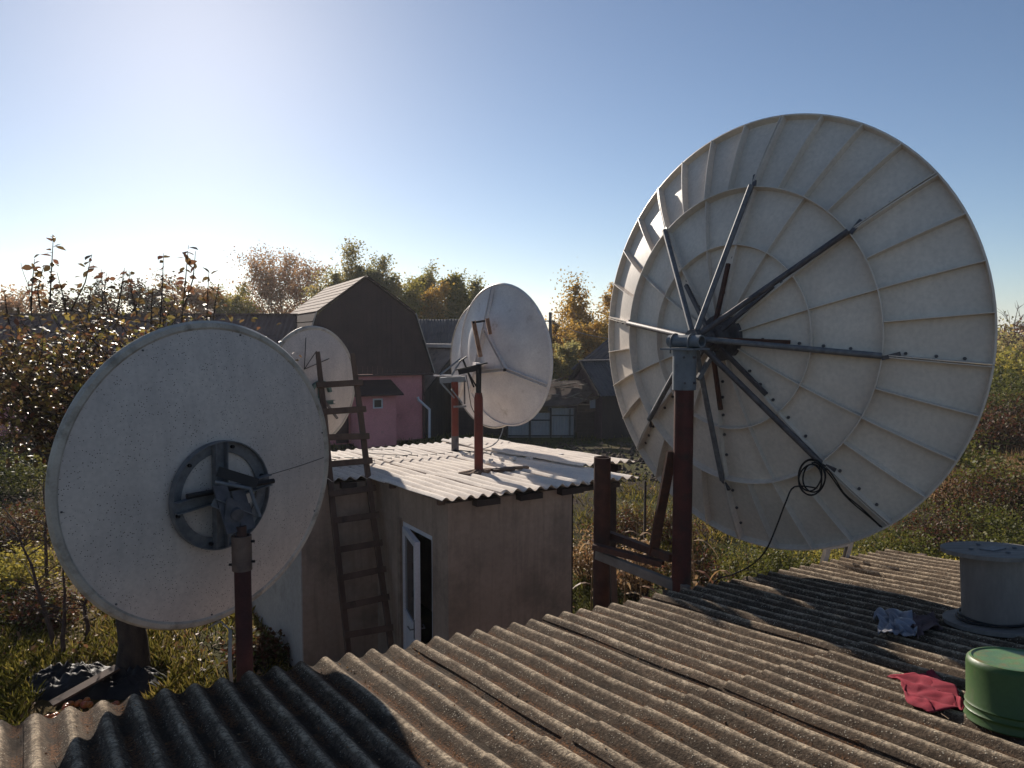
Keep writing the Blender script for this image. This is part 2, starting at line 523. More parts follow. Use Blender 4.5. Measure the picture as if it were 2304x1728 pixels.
for v in (0.12, 1.7, 3.3, 4.9):
    MB().beam(roof_pt(-4.1, v, -0.065), roof_pt(6.25, v, -0.065), 0.08, 0.05, EN).build('purlin', WOOD, near)

# ------------------------------------------------------------------ rendered shed with pale roof
SA, SB = V(0.8526, 0.5225, 0), V(-0.5225, 0.8526, 0)
S0 = V(-0.73, 8.12, 0)
SLOPE = 0.0384
def sp(a, b, z):
    return S0 + SA * a + SB * b + V(0, 0, z)
def sroof(a, b, h=0.0):
    return sp(a, b, 2.61 - SLOPE * b + h)
shed = thing('shed', 'cement rendered shed with pale corrugated roof and an open white door', 'shed', sp(0.8, 2.5, 0))
SY = nrm(SB - V(0, 0, SLOPE)); SN = nrm(np.cross(SA, SY))
def shed_rows(start_idx, n_waves_list, b0, b1, extra=0.0, var0=0):
    global vi
    b = b0
    row = 0
    while b < b1 - 0.2:
        L = min(1.75, b1 - b)
        idx = start_idx
        for w in n_waves_list:
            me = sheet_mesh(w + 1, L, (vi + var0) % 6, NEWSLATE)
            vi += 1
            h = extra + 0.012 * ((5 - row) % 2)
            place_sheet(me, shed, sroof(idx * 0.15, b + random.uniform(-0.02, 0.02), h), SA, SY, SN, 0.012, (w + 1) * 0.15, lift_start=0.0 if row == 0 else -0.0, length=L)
            idx += w
        b += L - 0.15
        row += 1
shed_rows(0, [5, 7, 5], -0.06, 5.15)
shed_rows(-7, [6], 2.06, 5.15, 0.008)
shed_rows(17, [5], 0.86, 5.15, 0.035)
WALLT = 0.18
def wallbox(mb, a0, a1, b0, b1, z0, z1f):
    """box in shed axes with a top that follows the roof (z1f = gap under the roof)"""
    P = []
    for (a, b) in ((a0, b0), (a1, b0), (a1, b1), (a0, b1)):
        P.append(sp(a, b, z0))
    for (a, b) in ((a0, b0), (a1, b0), (a1, b1), (a0, b1)):
        P.append(sp(a, b, z1f) if z1f < 2.3 else sroof(a, b, -z1f + 2.3))
    mb.add(P, [(3, 2, 1, 0), (4, 5, 6, 7), (0, 1, 5, 4), (1, 2, 6, 5), (2, 3, 7, 6), (3, 0, 4, 7)])
TOPG = 2.3 + 0.055
w1 = MB(); wallbox(w1, 0.10, 1.76, 0.10, 0.28, -0.3, TOPG); w1.build('wall', RENDER_WALL, shed)
w2 = MB()
wallbox(w2, 0.10, 0.28, 0.281, 0.50, -0.3, TOPG)
wallbox(w2, 0.10, 0.28, 1.36, 2.20, -0.3, TOPG)
P_ = MB()
# lintel over the door
for (aa, bb) in ((0, 0),):
    pts = [sp(0.10, 0.50, 2.10), sp(0.28, 0.50, 2.10), sp(0.28, 1.36, 2.10), sp(0.10, 1.36, 2.10),
           sroof(0.10, 0.50, -0.055), sroof(0.28, 0.50, -0.055), sroof(0.28, 1.36, -0.055), sroof(0.10, 1.36, -0.055)]
    w2.add(pts, [(3, 2, 1, 0), (4, 5, 6, 7), (0, 1, 5, 4), (1, 2, 6, 5), (2, 3, 7, 6), (3, 0, 4, 7)])
w2.build('wall', RENDER_WALL, shed)
w3 = MB(); wallbox(w3, -0.90, 0.28, 2.201, 2.38, -0.3, TOPG); w3.build('wall', RENDER_WALL, shed)
w4 = MB(); wallbox(w4, -0.90, -0.72, 2.381, 5.0, -0.3, TOPG); w4.build('wall', SKYLIT_WALL, shed)
# skin of the end wall facing the garden, its daylight painted as paler tone
w4b = MB(); wallbox(w4b, -0.915, -0.901, 2.203, 5.0, -0.3, TOPG + 0.02); w4b.build('wall', SKYLIT_WALL, shed)
w5 = MB(); wallbox(w5, 1.58, 1.76, 0.281, 4.82, -0.3, TOPG); w5.build('wall', RENDER_WALL, shed)
w6 = MB(); wallbox(w6, -0.719, 1.76, 4.821, 5.0, -0.3, TOPG); w6.build('wall', RENDER_WALL, shed)
for b in (0.19, 1.55, 3.1, 4.7):
    MB().beam(sroof(0.02, b, -0.050), sroof(2.55, b, -0.050), 0.05, 0.05).build('batten', WOOD, shed)
for (a, L) in ((0.55, 0.20), (1.12, 0.20), (1.70, 0.22)):
    MB().beam(sp(a, -0.01, 2.535), sp(a, 0.099, 2.535), L + 0.10, 0.07).build('rafter_end', DARKWOOD, shed)
MB().beam(sp(1.765, 0.12, 2.52), sp(2.5, 0.12, 2.515), 0.05, 0.06).build('beam', DARKWOOD, shed)
for a in (2.45, 3.2):
    MB().beam(sp(a, 0.95, 2.53), sp(a, 4.9, 2.38), 0.06, 0.08).build('beam', DARKWOOD, shed)
    MB().beam(sp(a, 1.1, -0.2), sp(a, 1.1, 2.48), 0.09, 0.09, (0, 1, 0)).build('post', DARKWOOD, shed)
for a in (-0.85, -0.30):
    MB().beam(sp(a, 2.10, 2.455), sp(a, 2.199, 2.455), 0.2, 0.07).build('rafter_end', DARKWOOD, shed)
# door frame, leaf, handles
fr = MB()
fr.box(sp(0.15, 1.335, 1.05), SA, SB, (0, 0, 1), (0.07, 0.05, 2.1))
fr.box(sp(0.15, 0.525, 1.05), SA, SB, (0, 0, 1), (0.07, 0.05, 2.1))
fr.box(sp(0.15, 0.93, 2.07), SA, SB, (0, 0, 1), (0.07, 0.76, 0.06))
fr.build('door_frame', WHITEPVC, shed)
MB().box(sp(0.085, 1.40, 1.05), SA, SB, (0, 0, 1), (0.03, 0.08, 2.16)).build('door_trim', surf('bare_board', lin(150, 132, 116), lin(124, 106, 92), 8, 0.9, 0.3), shed)
hinge = sp(0.115, 1.305, 0)
ang = R_(13)
dd = nrm(-SB * math.cos(ang) - SA * math.sin(ang)); dn = V(dd[1], -dd[0], 0)
if dn @ SA > 0: dn = -dn
leaf_c = hinge + dd * 0.38
door = MB()
for s_ in (0.035, 0.725):
    door.box(hinge + dd * s_ + V(0, 0, 1.03), dd, dn, (0, 0, 1), (0.07, 0.065, 2.02))
for z in (0.055, 1.0, 2.005):
    door.box(hinge + dd * 0.38 + V(0, 0, z), dd, dn, (0, 0, 1), (0.618, 0.063, 0.07))
dob = door.build('door', WHITEPVC, shed, bevel=0.004)
MB().box(hinge + dd * 0.38 + V(0, 0, 0.528), dd, dn, (0, 0, 1), (0.62, 0.03, 0.872)).build('panel', WHITEPVC, dob)
MB().box(hinge + dd * 0.38 + V(0, 0, 1.503), dd, dn, (0, 0, 1), (0.62, 0.024, 0.932)).build('pane', GLASS, dob)
for k in (-1, 1):
    h_ = MB()
    q = hinge + dd * 0.725 + V(0, 0, 1.02)
    h_.box(q + dn * k * 0.037, dd, dn, (0, 0, 1), (0.03, 0.01, 0.22))
    h_.path([q + dn * k * 0.04, q + dn * k * 0.085, q + dn * k * 0.09 - dd * 0.11], 0.009, 8)
    h_.build('handle', GALV, dob)

# ------------------------------------------------------------------ wooden ladder against the shed
lad = thing('wooden_ladder', 'old wooden ladder with nailed flat rungs leaning on the pale shed roof', 'ladder', sp(-0.29, 1.35, 0))
def ladder_pt(a, t):                                # t metres up the slope
    s_, c_ = math.sin(R_(17.5)), math.cos(R_(17.5))
    return sp(a, 1.30 + t * s_, t * c_)
L_up = nrm(ladder_pt(0, 1) - ladder_pt(0, 0)); L_out = nrm(np.cross(SA, L_up)); L_out = L_out if L_out @ SB < 0 else -L_out
for a0, a1, top in ((-0.58, -0.53, 4.36), (-0.02, -0.06, 4.33)):
    m_ = MB()
    pts = [ladder_pt(a0 + (a1 - a0) * t / 4.3 + 0.006 * math.sin(t * 2.1), t) for t in np.linspace(0, top, 7)]
    n4 = []
    for i, p in enumerate(pts):
        w = 0.036 if i < len(pts) - 1 else 0.026
        n4 += [p - SA * w - L_out * 0.024, p + SA * w - L_out * 0.024, p + SA * w + L_out * 0.024, p - SA * w + L_out * 0.024]
    fs_ = [(3, 2, 1, 0)]
    for i in range(len(pts) - 1):
        for k in range(4):
            fs_.append((i * 4 + k, i * 4 + (k + 1) % 4, i * 4 + 4 + (k + 1) % 4, i * 4 + 4 + k))
    k = (len(pts) - 1) * 4
    fs_.append((k, k + 1, k + 2, k + 3))
    m_.add(n4, fs_).build('rail', WOOD, lad, bevel=0.006)
for i in range(11):
    t = 0.42 + i * 0.347 + random.uniform(-0.02, 0.02)
    til = random.uniform(-0.014, 0.014)
    MB().beam(ladder_pt(-0.605, t - til) + L_out * 0.042, ladder_pt(0.02, t + til) + L_out * 0.042, 0.034, 0.078, L_up).build('rung', WOOD, lad, bevel=0.004)

# ------------------------------------------------------------------ satellite dishes
def frame_of(az, el):
    A = V(math.sin(az) * math.cos(el), math.cos(az) * math.cos(el), math.sin(el))
    r = V(math.cos(az), -math.sin(az), 0)
    return A, r, np.cross(r, A)

# --- big petal dish
bigC = V(2.289, 7.0, 4.373); bigR, bigD = 1.895, 0.60
bA, br, bu = frame_of(R_(52.0), R_(0.9))
bV = bigC - bA * bigD
POLE_B = V(1.425, 6.35, 0)
big = thing('satellite_dish', 'large white ribbed petal satellite dish seen from behind on a red pipe mast', 'satellite dish', POLE_B, 'satellite dishes')
def bpt(r, th, out=0.0):
    e = math.cos(th) * br + math.sin(th) * bu
    sl = 2 * bigD * r / bigR ** 2
    nb = nrm(-bA + sl * e)
    return bV + bA * (bigD * r * r / bigR ** 2) + r * e + nb * out
def bnorm(r, th):
    e = math.cos(th) * br + math.sin(th) * bu
    return nrm(-bA + 2 * bigD * r / bigR ** 2 * e)
seam0 = R_(39.0)
def rib(mb, r0, r1, th, h, t=0.007, nseg=8, taper=True):
    tg = -math.sin(th) * br + math.cos(th) * bu
    vs_, fs_ = [], []
    for i in range(nseg + 1):
        r = r0 + (r1 - r0) * i / nseg
        hh = h
        p0, p1 = bpt(r, th, -0.002), bpt(r, th, hh)
        vs_ += [p0 - tg * t / 2, p0 + tg * t / 2, p1 + tg * t / 2, p1 - tg * t / 2]
    for i in range(nseg):
        for k in range(4):
            a, b = i * 4 + k, i * 4 + (k + 1) % 4
            fs_.append((a, b, b + 4, a + 4))
    k = nseg * 4
    fs_ += [(3, 2, 1, 0), (k, k + 1, k + 2, k + 3)]
    mb.add(vs_, fs_)
def ringrib(mb, r, th0, th1, h, t=0.007, n=14):
    vs_, fs_ = [], []
    for i in range(n + 1):
        th = th0 + (th1 - th0) * i / n
        for (dr, out) in ((-t / 2, -0.002), (t / 2, -0.002), (t / 2, h), (-t / 2, h)):
            vs_.append(bpt(r + dr, th, out))
    for i in range(n):
        for k in range(4):
            a, b = i * 4 + k, i * 4 + (k + 1) % 4
            fs_.append((a, b, b + 4, a + 4))
    k = n * 4
    fs_ += [(3, 2, 1, 0), (k, k + 1, k + 2, k + 3)]
    mb.add(vs_, fs_)
PET = math.pi / 4
r1_, r2_ = 0.78, 1.26
for q in range(8):
    t0, t1 = seam0 + q * PET + 0.0012, seam0 + (q + 1) * PET - 0.0012
    NR, NT, th_ = 18, 14, 0.010
    vs_, fs_ = [], []
    for side in (0.0, -th_):
        for i in range(NR + 1):
            r = 0.10 + (bigR - 0.10) * i / NR
            for j in range(NT + 1):
                vs_.append(bpt(r, t0 + (t1 - t0) * j / NT, side))
    K = (NR + 1) * (NT + 1)
    w = NT + 1
    for i in range(NR):
        for j in range(NT):
            a = i * w + j
            fs_ += [(a, a + 1, a + w + 1, a + w), (K + a + w, K + a + w + 1, K + a + 1, K + a)]
    for j in range(NT):
        fs_ += [(K + j, K + j + 1, j + 1, j)]
        k = NR * w
        fs_ += [(k + j, k + j + 1, K + k + j + 1, K + k + j)]
    for i in range(NR):
        a, b = i * w, (i + 1) * w
        fs_ += [(a, b, K + b, K + a)]
        a, b = i * w + NT, (i + 1) * w + NT
        fs_ += [(K + a, K + b, b, a)]
    pet = MB().add(vs_, fs_).build('petal_panel', PETALMAT, big, smooth=True)
    for k in range(4):                                # outer ribs, four to a petal
        th = t0 + (t1 - t0) * k / 4 + (0.004 if k == 0 else 0)
        m_ = MB(); rib(m_, r2_ + 0.004, bigR - 0.012, th, 0.072); m_.build('rib', PETALMAT, pet)
    m_ = MB(); rib(m_, r2_ + 0.004, bigR - 0.012, t1 - 0.004, 0.072); m_.build('rib', PETALMAT, pet)
    for th in (t0 + 0.004, (t0 + t1) / 2, t1 - 0.004):
        m_ = MB(); rib(m_, r1_ + 0.004, r2_ - 0.004, th, 0.050); m_.build('rib', PETALMAT, pet)
        m_ = MB(); rib(m_, 0.16, r1_ - 0.004, th, 0.046); m_.build('rib', PETALMAT, pet)
    for rr, hh in ((r1_, 0.055), (r2_, 0.072)):
        m_ = MB(); ringrib(m_, rr, t0, t1, hh); m_.build('ring_rib', PETALMAT, pet)
    m_ = MB(); ringrib(m_, bigR - 0.006, t0, t1, 0.060, 0.012); m_.build('rim_lip', PETALMAT, pet)
    # bolts along the seam
    for rr in (0.38, 0.52, 0.68, 0.86, 1.05, 1.40, 1.58, 1.74):
        m_ = MB()
        c = bpt(rr, t0 + 0.026 / rr, 0.0)
        nb = bnorm(rr, t0)
        m_.path([c, c + nb * 0.014], 0.013, 6)
        m_.build('bolt', DARKSTEEL, pet)
# hub, spider arms, struts
hubc = bV - bA * 0.36
hub = MB()
hub.lathe(bV, -bA, br, [(0.0, 0.0), (0.20, 0.0), (0.20, 0.05), (0.11, 0.06), (0.11, 0.20), (0.0, 0.20)], 24)
hub.lathe(bV, -bA, br, [(0.0, 0.20), (0.075, 0.20), (0.075, 0.42), (0.0, 0.42)], 20)
hub.build('hub', DARKSTEEL, big, smooth=True)
for q in range(8):
    th = seam0 + q * PET
    e = math.cos(th) * br + math.sin(th) * bu
    p0 = hubc + e * 0.07
    p1 = bpt(r2_, th, 0.085)
    arm = MB().path([p0, p1], 0.024, 12).build('arm', GALV if q % 3 else DARKSTEEL, big, smooth=True)
    tg = -math.sin(th) * br + math.cos(th) * bu
    c = bpt(r2_, th, 0.07)
    MB().beam(c - tg * 0.02, bpt(r2_ + 0.11, th + 0.02, 0.05), 0.03, 0.02, bnorm(r2_, th)).build('clamp', DARKSTEEL, arm)
    MB().beam(bV - bA * 0.13 + e * 0.10, bpt(0.62, th + 0.05, 0.045), 0.032, 0.03, bA).build('strut', RUSTBROWN if q % 2 else DARKSTEEL, big)
MB().path([POLE_B + V(0, 0, -0.3), POLE_B + V(0, 0, 3.96)], 0.0800, 24).build('mast', surf('dull_red_paint', lin(88, 42, 36), lin(66, 33, 30), 6, 0.65, 0.25, 90, dirt=(lin(50, 36, 32), 7, 0.5, 0.7)), big, smooth=True)
MB().path([POLE_B + V(0, 0, 3.935), POLE_B + V(0, 0, 4.262)], 0.097, 28).build('sleeve', GREYPAINT, big, smooth=True)
for (dz, az_) in ((0.06, -100), (0.06, -50), (0.27, -105), (0.27, -55)):
    d = V(math.cos(R_(az_)), math.sin(R_(az_)), 0)
    c = POLE_B + V(0, 0, 3.935 + dz) + d * 0.095
    MB().path([c, c + d * 0.022], 0.011, 6).build('bolt', DARKSTEEL, big)
tc = POLE_B + V(0, 0, 4.335) + br * 0.01
MB().box(POLE_B + V(0, 0, 4.272), br, bA, (0, 0, 1), (0.34, 0.22, 0.014)).build('plate', GREYPAINT, big)
tub = MB()
tub.lathe(tc - br * 0.165, br, bA, [(0.040, 0.0), (0.052, 0.0), (0.052, 0.33), (0.040, 0.33)], 24, closed=True)
tub.build('pivot_tube', GREYPAINT, big, smooth=True)
for k in (-0.11, 0.07):
    m_ = MB()
    c = tc + br * k
    pts = [c + bA * 0.060 * math.sin(t) + V(0, 0, 1) * (0.060 * math.cos(t)) for t in np.linspace(-math.pi / 2 * 1.0, math.pi / 2 * 1.0, 13)]
    pts = [pts[0] - V(0, 0, 0.10)] + pts + [pts[-1] - V(0, 0, 0.10)]
    m_.path(pts, 0.007, 8).build('u_bolt', GALV, big, smooth=True)
MB().beam(tc + bA * 0.05 - V(0, 0, 0.005), bV - bA * 0.19, 0.12, 0.10).build('yoke', DARKSTEEL, big)
MB().beam(POLE_B + V(0, 0, 4.02) + bA * 0.10 + br * 0.06, bV - bA * 0.2 - V(0, 0, 0.12) + br * 0.06, 0.025, 0.04).build('actuator', GALV, big)
# coil of black cable hanging on the lower right arm
cq = bpt(1.27, R_(69.0) - 2 * PET + R_(0), 0.10)
th_c = seam0 - 2 * PET
for q in range(8):
    pass
def img_of(p):
    p = V(*p) - V(0, 0, CAM_H)
    fw = p[1] * math.cos(PITCH) - p[2] * math.sin(PITCH); up = p[1] * math.sin(PITCH) + p[2] * math.cos(PITCH)
    return CX + F_PX * p[0] / fw, CY - F_PX * up / fw
best = min(range(8), key=lambda q: sum((a - b) ** 2 for a, b in zip(img_of(bpt(r2_, seam0 + q * PET, 0.08)), (1850, 1031))))
hook = bpt(r2_, seam0 + best * PET, 0.10)
coil = MB()
pts = []
for i in range(0, 150):
    t = i / 150 * 2 * math.pi * 4.3
    rr = 0.105 + 0.022 * math.sin(i * 0.11) + 0.01 * math.sin(i * 0.37)
    pts.append(hook - V(0, 0, 0.115) - bA * (0.02 + 0.012 * math.sin(t * 0.7)) + br * (rr * math.sin(t) - 0.06) + V(0, 0, 1) * rr * math.cos(t) * 1.12)
coil.path(pts, 0.0065, 6)
ctrl = [hook - V(0, 0, 0.20) - br * 0.02] + [at(*q) for q in ((1788, 1095, hook[1]), (1768, 1130, hook[1]), (1745, 1190, hook[1] + 0.05), (1722, 1240, hook[1] + 0.12), (1690, 1272, 6.62), (1650, 1292, 6.55), (1615, 1303, 6.45), (1600, 1325, 6.4))]
e1 = []
for i in range(len(ctrl) - 1):
    p = [ctrl[max(i - 1, 0)], ctrl[i], ctrl[i + 1], ctrl[min(i + 2, len(ctrl) - 1)]]
    for f in np.linspace(0, 1, 5)[:-1]:
        e1.append(0.5 * ((2 * p[1]) + (-p[0] + p[2]) * f + (2 * p[0] - 5 * p[1] + 4 * p[2] - p[3]) * f * f + (-p[0] + 3 * p[1] - 3 * p[2] + p[3]) * f ** 3))
coil.path(e1, 0.0065, 6)
low = bpt(bigR - 0.02, seam0 + best * PET - 0.05, 0.03)
e2 = [hook - bA * 0.0 + V(0, 0, -0.02)] + [hook * (1 - t) + low * t - bA * (0.05 * math.sin(math.pi * t)) + br * 0.012 * math.sin(t * 9) for t in np.linspace(0.1, 1, 12)]
coil.path(e2, 0.006, 6)
e3 = [p + br * 0.018 + V(0, 0, 0.008 * math.sin(i)) for i, p in enumerate(e2)]
coil.path(e3, 0.006, 6)
o = coil.build('coaxial_cable', CABLE, None, smooth=True)
tag(o, 'coil of black cable hanging on an arm of the large ribbed dish', 'cable')

# --- generic smooth shell
def shell(parent, C, A, r, prof_front, th, mat, rim_w, rimmat, n=72, name='reflector'):
    """prof_front: (radius, depth behind rim plane) from centre to rim"""
    pr = [(rr, -d) for rr, d in prof_front]
    back = [(rr, -d - th) for rr, d in reversed(prof_front)]
    m_ = MB().lathe(C, A, r, pr + back, n, closed=True)
    o = m_.build(name, mat, parent, smooth=True)
    R = prof_front[-1][0]
    d0 = prof_front[-1][1]
    rim = MB().lathe(C, A, r, [(R - rim_w, -d0 - th - 0.004), (R - rim_w * 0.55, -d0 - th - 0.022), (R - 0.004, -d0 - th - 0.016), (R + 0.010, -d0 - 0.004), (R + 0.008, 0.006), (R - 0.012, 0.008)], n)
    rim.build('rim', rimmat, o, smooth=True)
    return o

# --- dish beside the apple tree (near, grey)
lC = V(-1.909, 4.80, 3.515)
lA, lr, lu = frame_of(R_(-54.5), R_(1.5))
POLE_L = V(-1.590, 4.45, 0)
ld = thing('satellite_dish', 'grey weathered round dish with a ring bracket on its back and thin brown post', 'satellite dish', POLE_L, 'satellite dishes')
prof = [(0.001, 0.15)] + [(0.955 * k, 0.15 * (1 - k * k)) for k in np.linspace(0.1, 1, 12)]
sh = shell(ld, lC, lA, lr, prof, 0.012, DISHMAT, 0.058, DISHRIM, 96)
rc = lC - lA * 0.162 - lu * 0.10 - lr * 0.035          # ring centre on the back
ring = MB()
ring.lathe(rc, -lA, lr, [(0.335, 0.0), (0.335, 0.045), (0.328, 0.045), (0.328, 0.012), (0.262, 0.012), (0.262, 0.0)], 64, closed=True)
ring.build('mounting_ring', GALV, ld, smooth=True)
for k in range(6):
    t = R_(15 + 60 * k)
    c = rc - lA * 0.012 + 0.30 * (math.cos(t) * lr + math.sin(t) * lu)
    MB().path([c, c - lA * 0.02], 0.011, 6).build('bolt', BLACKSTEEL, ld)
MB().channel(rc - lA * 0.038 - lr * 0.02 + lu * 0.325, rc - lA * 0.038 - lr * 0.02 - lu * 0.325, 0.085, 0.045, 0.006, -lA).build('cross_bar', GALV, ld)
MB().channel(rc - lA * 0.062 - lr * 0.325 - lu * 0.02, rc - lA * 0.062 + lr * 0.325 + lu * 0.05, 0.072, 0.045, 0.006, -lA).build('cross_bar', GALV, ld)
MB().path([rc - lA * 0.10 - lr * 0.28 + lu * 0.05, rc - lA * 0.13 + lr * 0.30 + lu * 0.055], 0.016, 10).build('actuator', BLACKSTEEL, ld, smooth=True)
pt = POLE_L + V(0, 0, 3.22)
MB().path([lC - lA * (0.15 * (1 - (x_ / 0.955) ** 2) + 0.014) + lr * x_ - lu * (0.04 - 0.05 * (x_ - 0.3)) for x_ in np.linspace(0.31, 0.90, 9)], 0.002, 4).build('wire', CABLE, ld)
for k in range(7):
    t = R_(11 + 360 / 7 * k + (k * 37) % 23)
    c = lC - lA * 0.028 + 0.90 * (math.cos(t) * lr + math.sin(t) * lu)
    MB().path([c, c - lA * 0.008], 0.006, 6).build('bolt', DARKSTEEL, ld)
# polar head between post and ring
m_ = MB()
m_.prism([pt + V(0, 0, -0.02) - lr * 0.02, pt + V(0, 0, -0.02) + lr * 0.02, pt + V(0, 0, 0.10) + lr * 0.10 + lA * 0.03, pt + V(0, 0, 0.16) + lr * 0.10 + lA * 0.05, pt + V(0, 0, 0.22) - lr * 0.05 + lA * 0.05, pt + V(0, 0, 0.10) - lr * 0.09 + lA * 0.03], lA * 0.012)
m_.build('head_plate', DARKSTEEL, ld)
MB().beam(pt + V(0, 0, 0.02) + lr * 0.05, pt + V(0, 0, 0.24) + lr * 0.05 + lA * 0.10, 0.012, 0.09, lr).build('head_cheek', DARKSTEEL, ld)
MB().beam(pt + V(0, 0, 0.02) - lr * 0.05, pt + V(0, 0, 0.28) - lr * 0.05 + lA * 0.13, 0.012, 0.09, lr).build('head_cheek', DARKSTEEL, ld)
MB().channel(pt + V(0, 0, 0.20) - lr * 0.12 + lA * 0.09, pt + V(0, 0, 0.06) + lr * 0.12 + lA * 0.02, 0.05, 0.03, 0.005, -lA).build('pivot_arm', GALV, ld)
MB().path([pt + V(0, 0, 0.30) - lr * 0.06 + lA * 0.16, pt + V(0, 0, 0.25) + lr * 0.10 + lA * 0.05, pt + V(0, 0, 0.08) + lr * 0.13], 0.012, 8).build('pivot_rod', GALV, ld, smooth=True)
MB().path([pt + V(0, 0, 0.12) - lr * 0.02, rc - lA * 0.05 - lu * 0.04], 0.035, 12).build('pivot_tube', DARKSTEEL, ld, smooth=True)
MB().beam(pt + V(0, 0, 0.36) - lr * 0.04 + lA * 0.16, pt + V(0, 0, 0.27) + lr * 0.16 + lA * 0.06, 0.06, 0.014, lA).build('bracket', BLACKSTEEL, ld)
MB().path([POLE_L + V(0, 0, 3.19), POLE_L + V(0, 0, 3.27)], 0.030, 14).build('spindle', RUSTBROWN, ld, smooth=True)
MB().lathe(POLE_L + V(0, 0, 3.01), (0, 0, 1), (1, 0, 0), [(0.045, 0), (0.0575, 0), (0.0575, 0.205), (0.045, 0.205)], 24, closed=True).build('sleeve', surf('worn_sleeve', lin(126, 104, 92), lin(96, 80, 74), 14, 0.6, 0.3, 100, metal=0.3), ld, smooth=True)
for dz, s_ in ((0.03, -1), (0.05, 1), (0.17, 1)):
    c = POLE_L + V(0.057 * s_, 0, 3.01 + dz)
    MB().path([c, c + V(0.02 * s_, 0, 0)], 0.008, 6).build('bolt', BLACKSTEEL, ld)
MB().path([POLE_L + V(0, 0, -0.3), POLE_L + V(0.002, 0, 3.2)], 0.048, 20).build('mast', surf('dark_red_post', lin(84, 46, 42), lin(60, 36, 34), 7, 0.7, 0.3, 90), ld, smooth=True)
cb = MB()
for k in range(4):
    q = POLE_L + V(-0.060 + 0.006 * k, -0.03 - 0.004 * k, 0)
    cb.path([lC - lu * 0.955 - lA * 0.02 + lr * 0.06, at(470, 1412, 4.62), at(497, 1398, 4.52), q + V(-0.015, 0, 2.66), q + V(-0.022, 0, 2.45), q + V(0, -0.01, 2.2), q + V(0.01, 0, 1.6)], 0.0042, 6)
o = cb.build('cable_bundle', WHITECABLE, None, smooth=True)
tag(o, 'pale cables running down the brown post of the grey dish', 'cable')

# --- two dishes on the shed roof
def shed_dish(C, R, az, el, base, poletop, label, mat, second):
    A, r, u = frame_of(az, el)
    t = thing('satellite_dish', label, 'satellite dish', base, 'satellite dishes')
    def prof_d(k):
        edge = 1 / (1 + math.exp((k - 0.70) * 14))
        return 0.13 * (1 - k * k) + 0.13 * edge * (1 - 0.7 * k * k)
    pr = [(max(0.001, R * k), prof_d(k) - prof_d(1.0)) for k in np.linspace(0, 1, 22)]
    shell(t, C, A, r, pr, 0.010, mat, 0.022, DISHRIM if second else MDISH, 80)
    def on(k, th, out):
        th = R_(th)
        return C - A * (prof_d(k) - prof_d(1.0) + 0.010 + out) + R * k * (math.cos(th) * r + math.sin(th) * u)
    # Y-shaped back frame
    tri = [on(0.40, a, 0.045) for a in (97, 215, 337)]
    for i in range(3):
        MB().channel(tri[i], tri[(i + 1) % 3], 0.05, 0.05, 0.006, -A).build('frame_bar', mat, t)
    for i, a in enumerate((97, 215, 337)):
        MB().channel(tri[i] - A * 0.0, on(0.97, a, 0.012), 0.05, 0.04, 0.006, -A).build('back_arm', mat, t)
    return t, A, r, u, on, tri
mC = V(-0.110, 10.6, 4.10)
baseM = sroof(1.21, 1.41)
md, A, r, u, on, tri = shed_dish(mC, 0.98, R_(50.3), R_(4.4), (baseM[0], baseM[1], 0), 0, 'white dish with rusty arm on the nearer red post of the pale shed roof', MDISH, False)
pm = V(baseM[0], baseM[1], 0)
MB().lathe(pm, (0, 0, 1), (1, 0, 0), [(0.0, -0.2), (0.058, -0.2), (0.058, 3.56), (0.044, 3.63), (0.0, 3.63)], 20).build('mast', RED_PIPE, md, smooth=True)
MB().path([pm + V(0, 0, 3.6), pm + V(0.005, 0, 4.00)], 0.036, 16).build('upper_mast', BLACKSTEEL, md, smooth=True)
MB().channel(pm + V(0.03, 0, 3.96), pm + V(-0.26, -0.02, 3.90), 0.05, 0.07, 0.008, (0, 0, 1)).build('bracket', BLACKSTEEL, md)
MB().path([pm + V(-0.02, 0, 3.70), pm + V(-0.14, 0.02, 3.90)], 0.011, 8).build('brace', BLACKSTEEL, md)
MB().path([pm + V(-0.20, 0, 4.06), pm + V(-0.06, 0.02, 3.70)], 0.012, 8).build('threaded_rod', BLACKSTEEL, md)
MB().path([pm + V(-0.25, 0, 4.03), pm + V(-0.15, 0, 4.10)], 0.010, 8).build('threaded_rod', BLACKSTEEL, md)
MB().path([pm + V(-0.30, 0, 3.925), pm + V(0.12, -0.02, 4.02)], 0.010, 8).build('threaded_rod', BLACKSTEEL, md)
MB().beam(tri[1] * 0.8 + tri[0] * 0.2 - A * 0.03, pm + V(0, 0, 3.99), 0.07, 0.05).build('pivot_block', MDISH, md)
MB().prism([tri[1] + V(-0.02, 0, 0.04), pm + V(-0.10, -0.02, 3.98), pm + V(0.10, -0.02, 4.0), tri[1] + V(0.06, 0, 0.10)], A * 0.02).build('gusset_plate', MDISH, md)
ja = at(1065, 722, 10.02); jb = at(1081, 803, 10.0)
MB().channel(ja, jb, 0.055, 0.045, 0.006, (0.2, -1, 0)).build('actuator_arm', RUSTARM, md)
MB().path([ja + V(0, 0, -0.02), at(1090, 722, 10.25)], 0.014, 8).build('actuator_pin', BLACKSTEEL, md)
MB().channel(at(1096, 716, 10.22), at(1103, 752, 10.2), 0.05, 0.04, 0.006, (0.2, -1, 0)).build('actuator_arm', RUSTARM, md)
MB().path([tri[2] - A * 0.03 - V(0, 0, 0.01), tri[2] - A * 0.05 + r * 0.05], 0.018, 8).build('bolt', BLACKSTEEL, md)
MB().path([pm + V(-0.16, 0.02, 3.86), pm + V(-0.10, 0.06, 3.45), pm + V(-0.02, 0.05, 3.28)], 0.005, 6).build('wire', CABLE, md)
nC = V(-0.37, 12.8, 3.90)
baseN = sroof(2.07, 3.75)
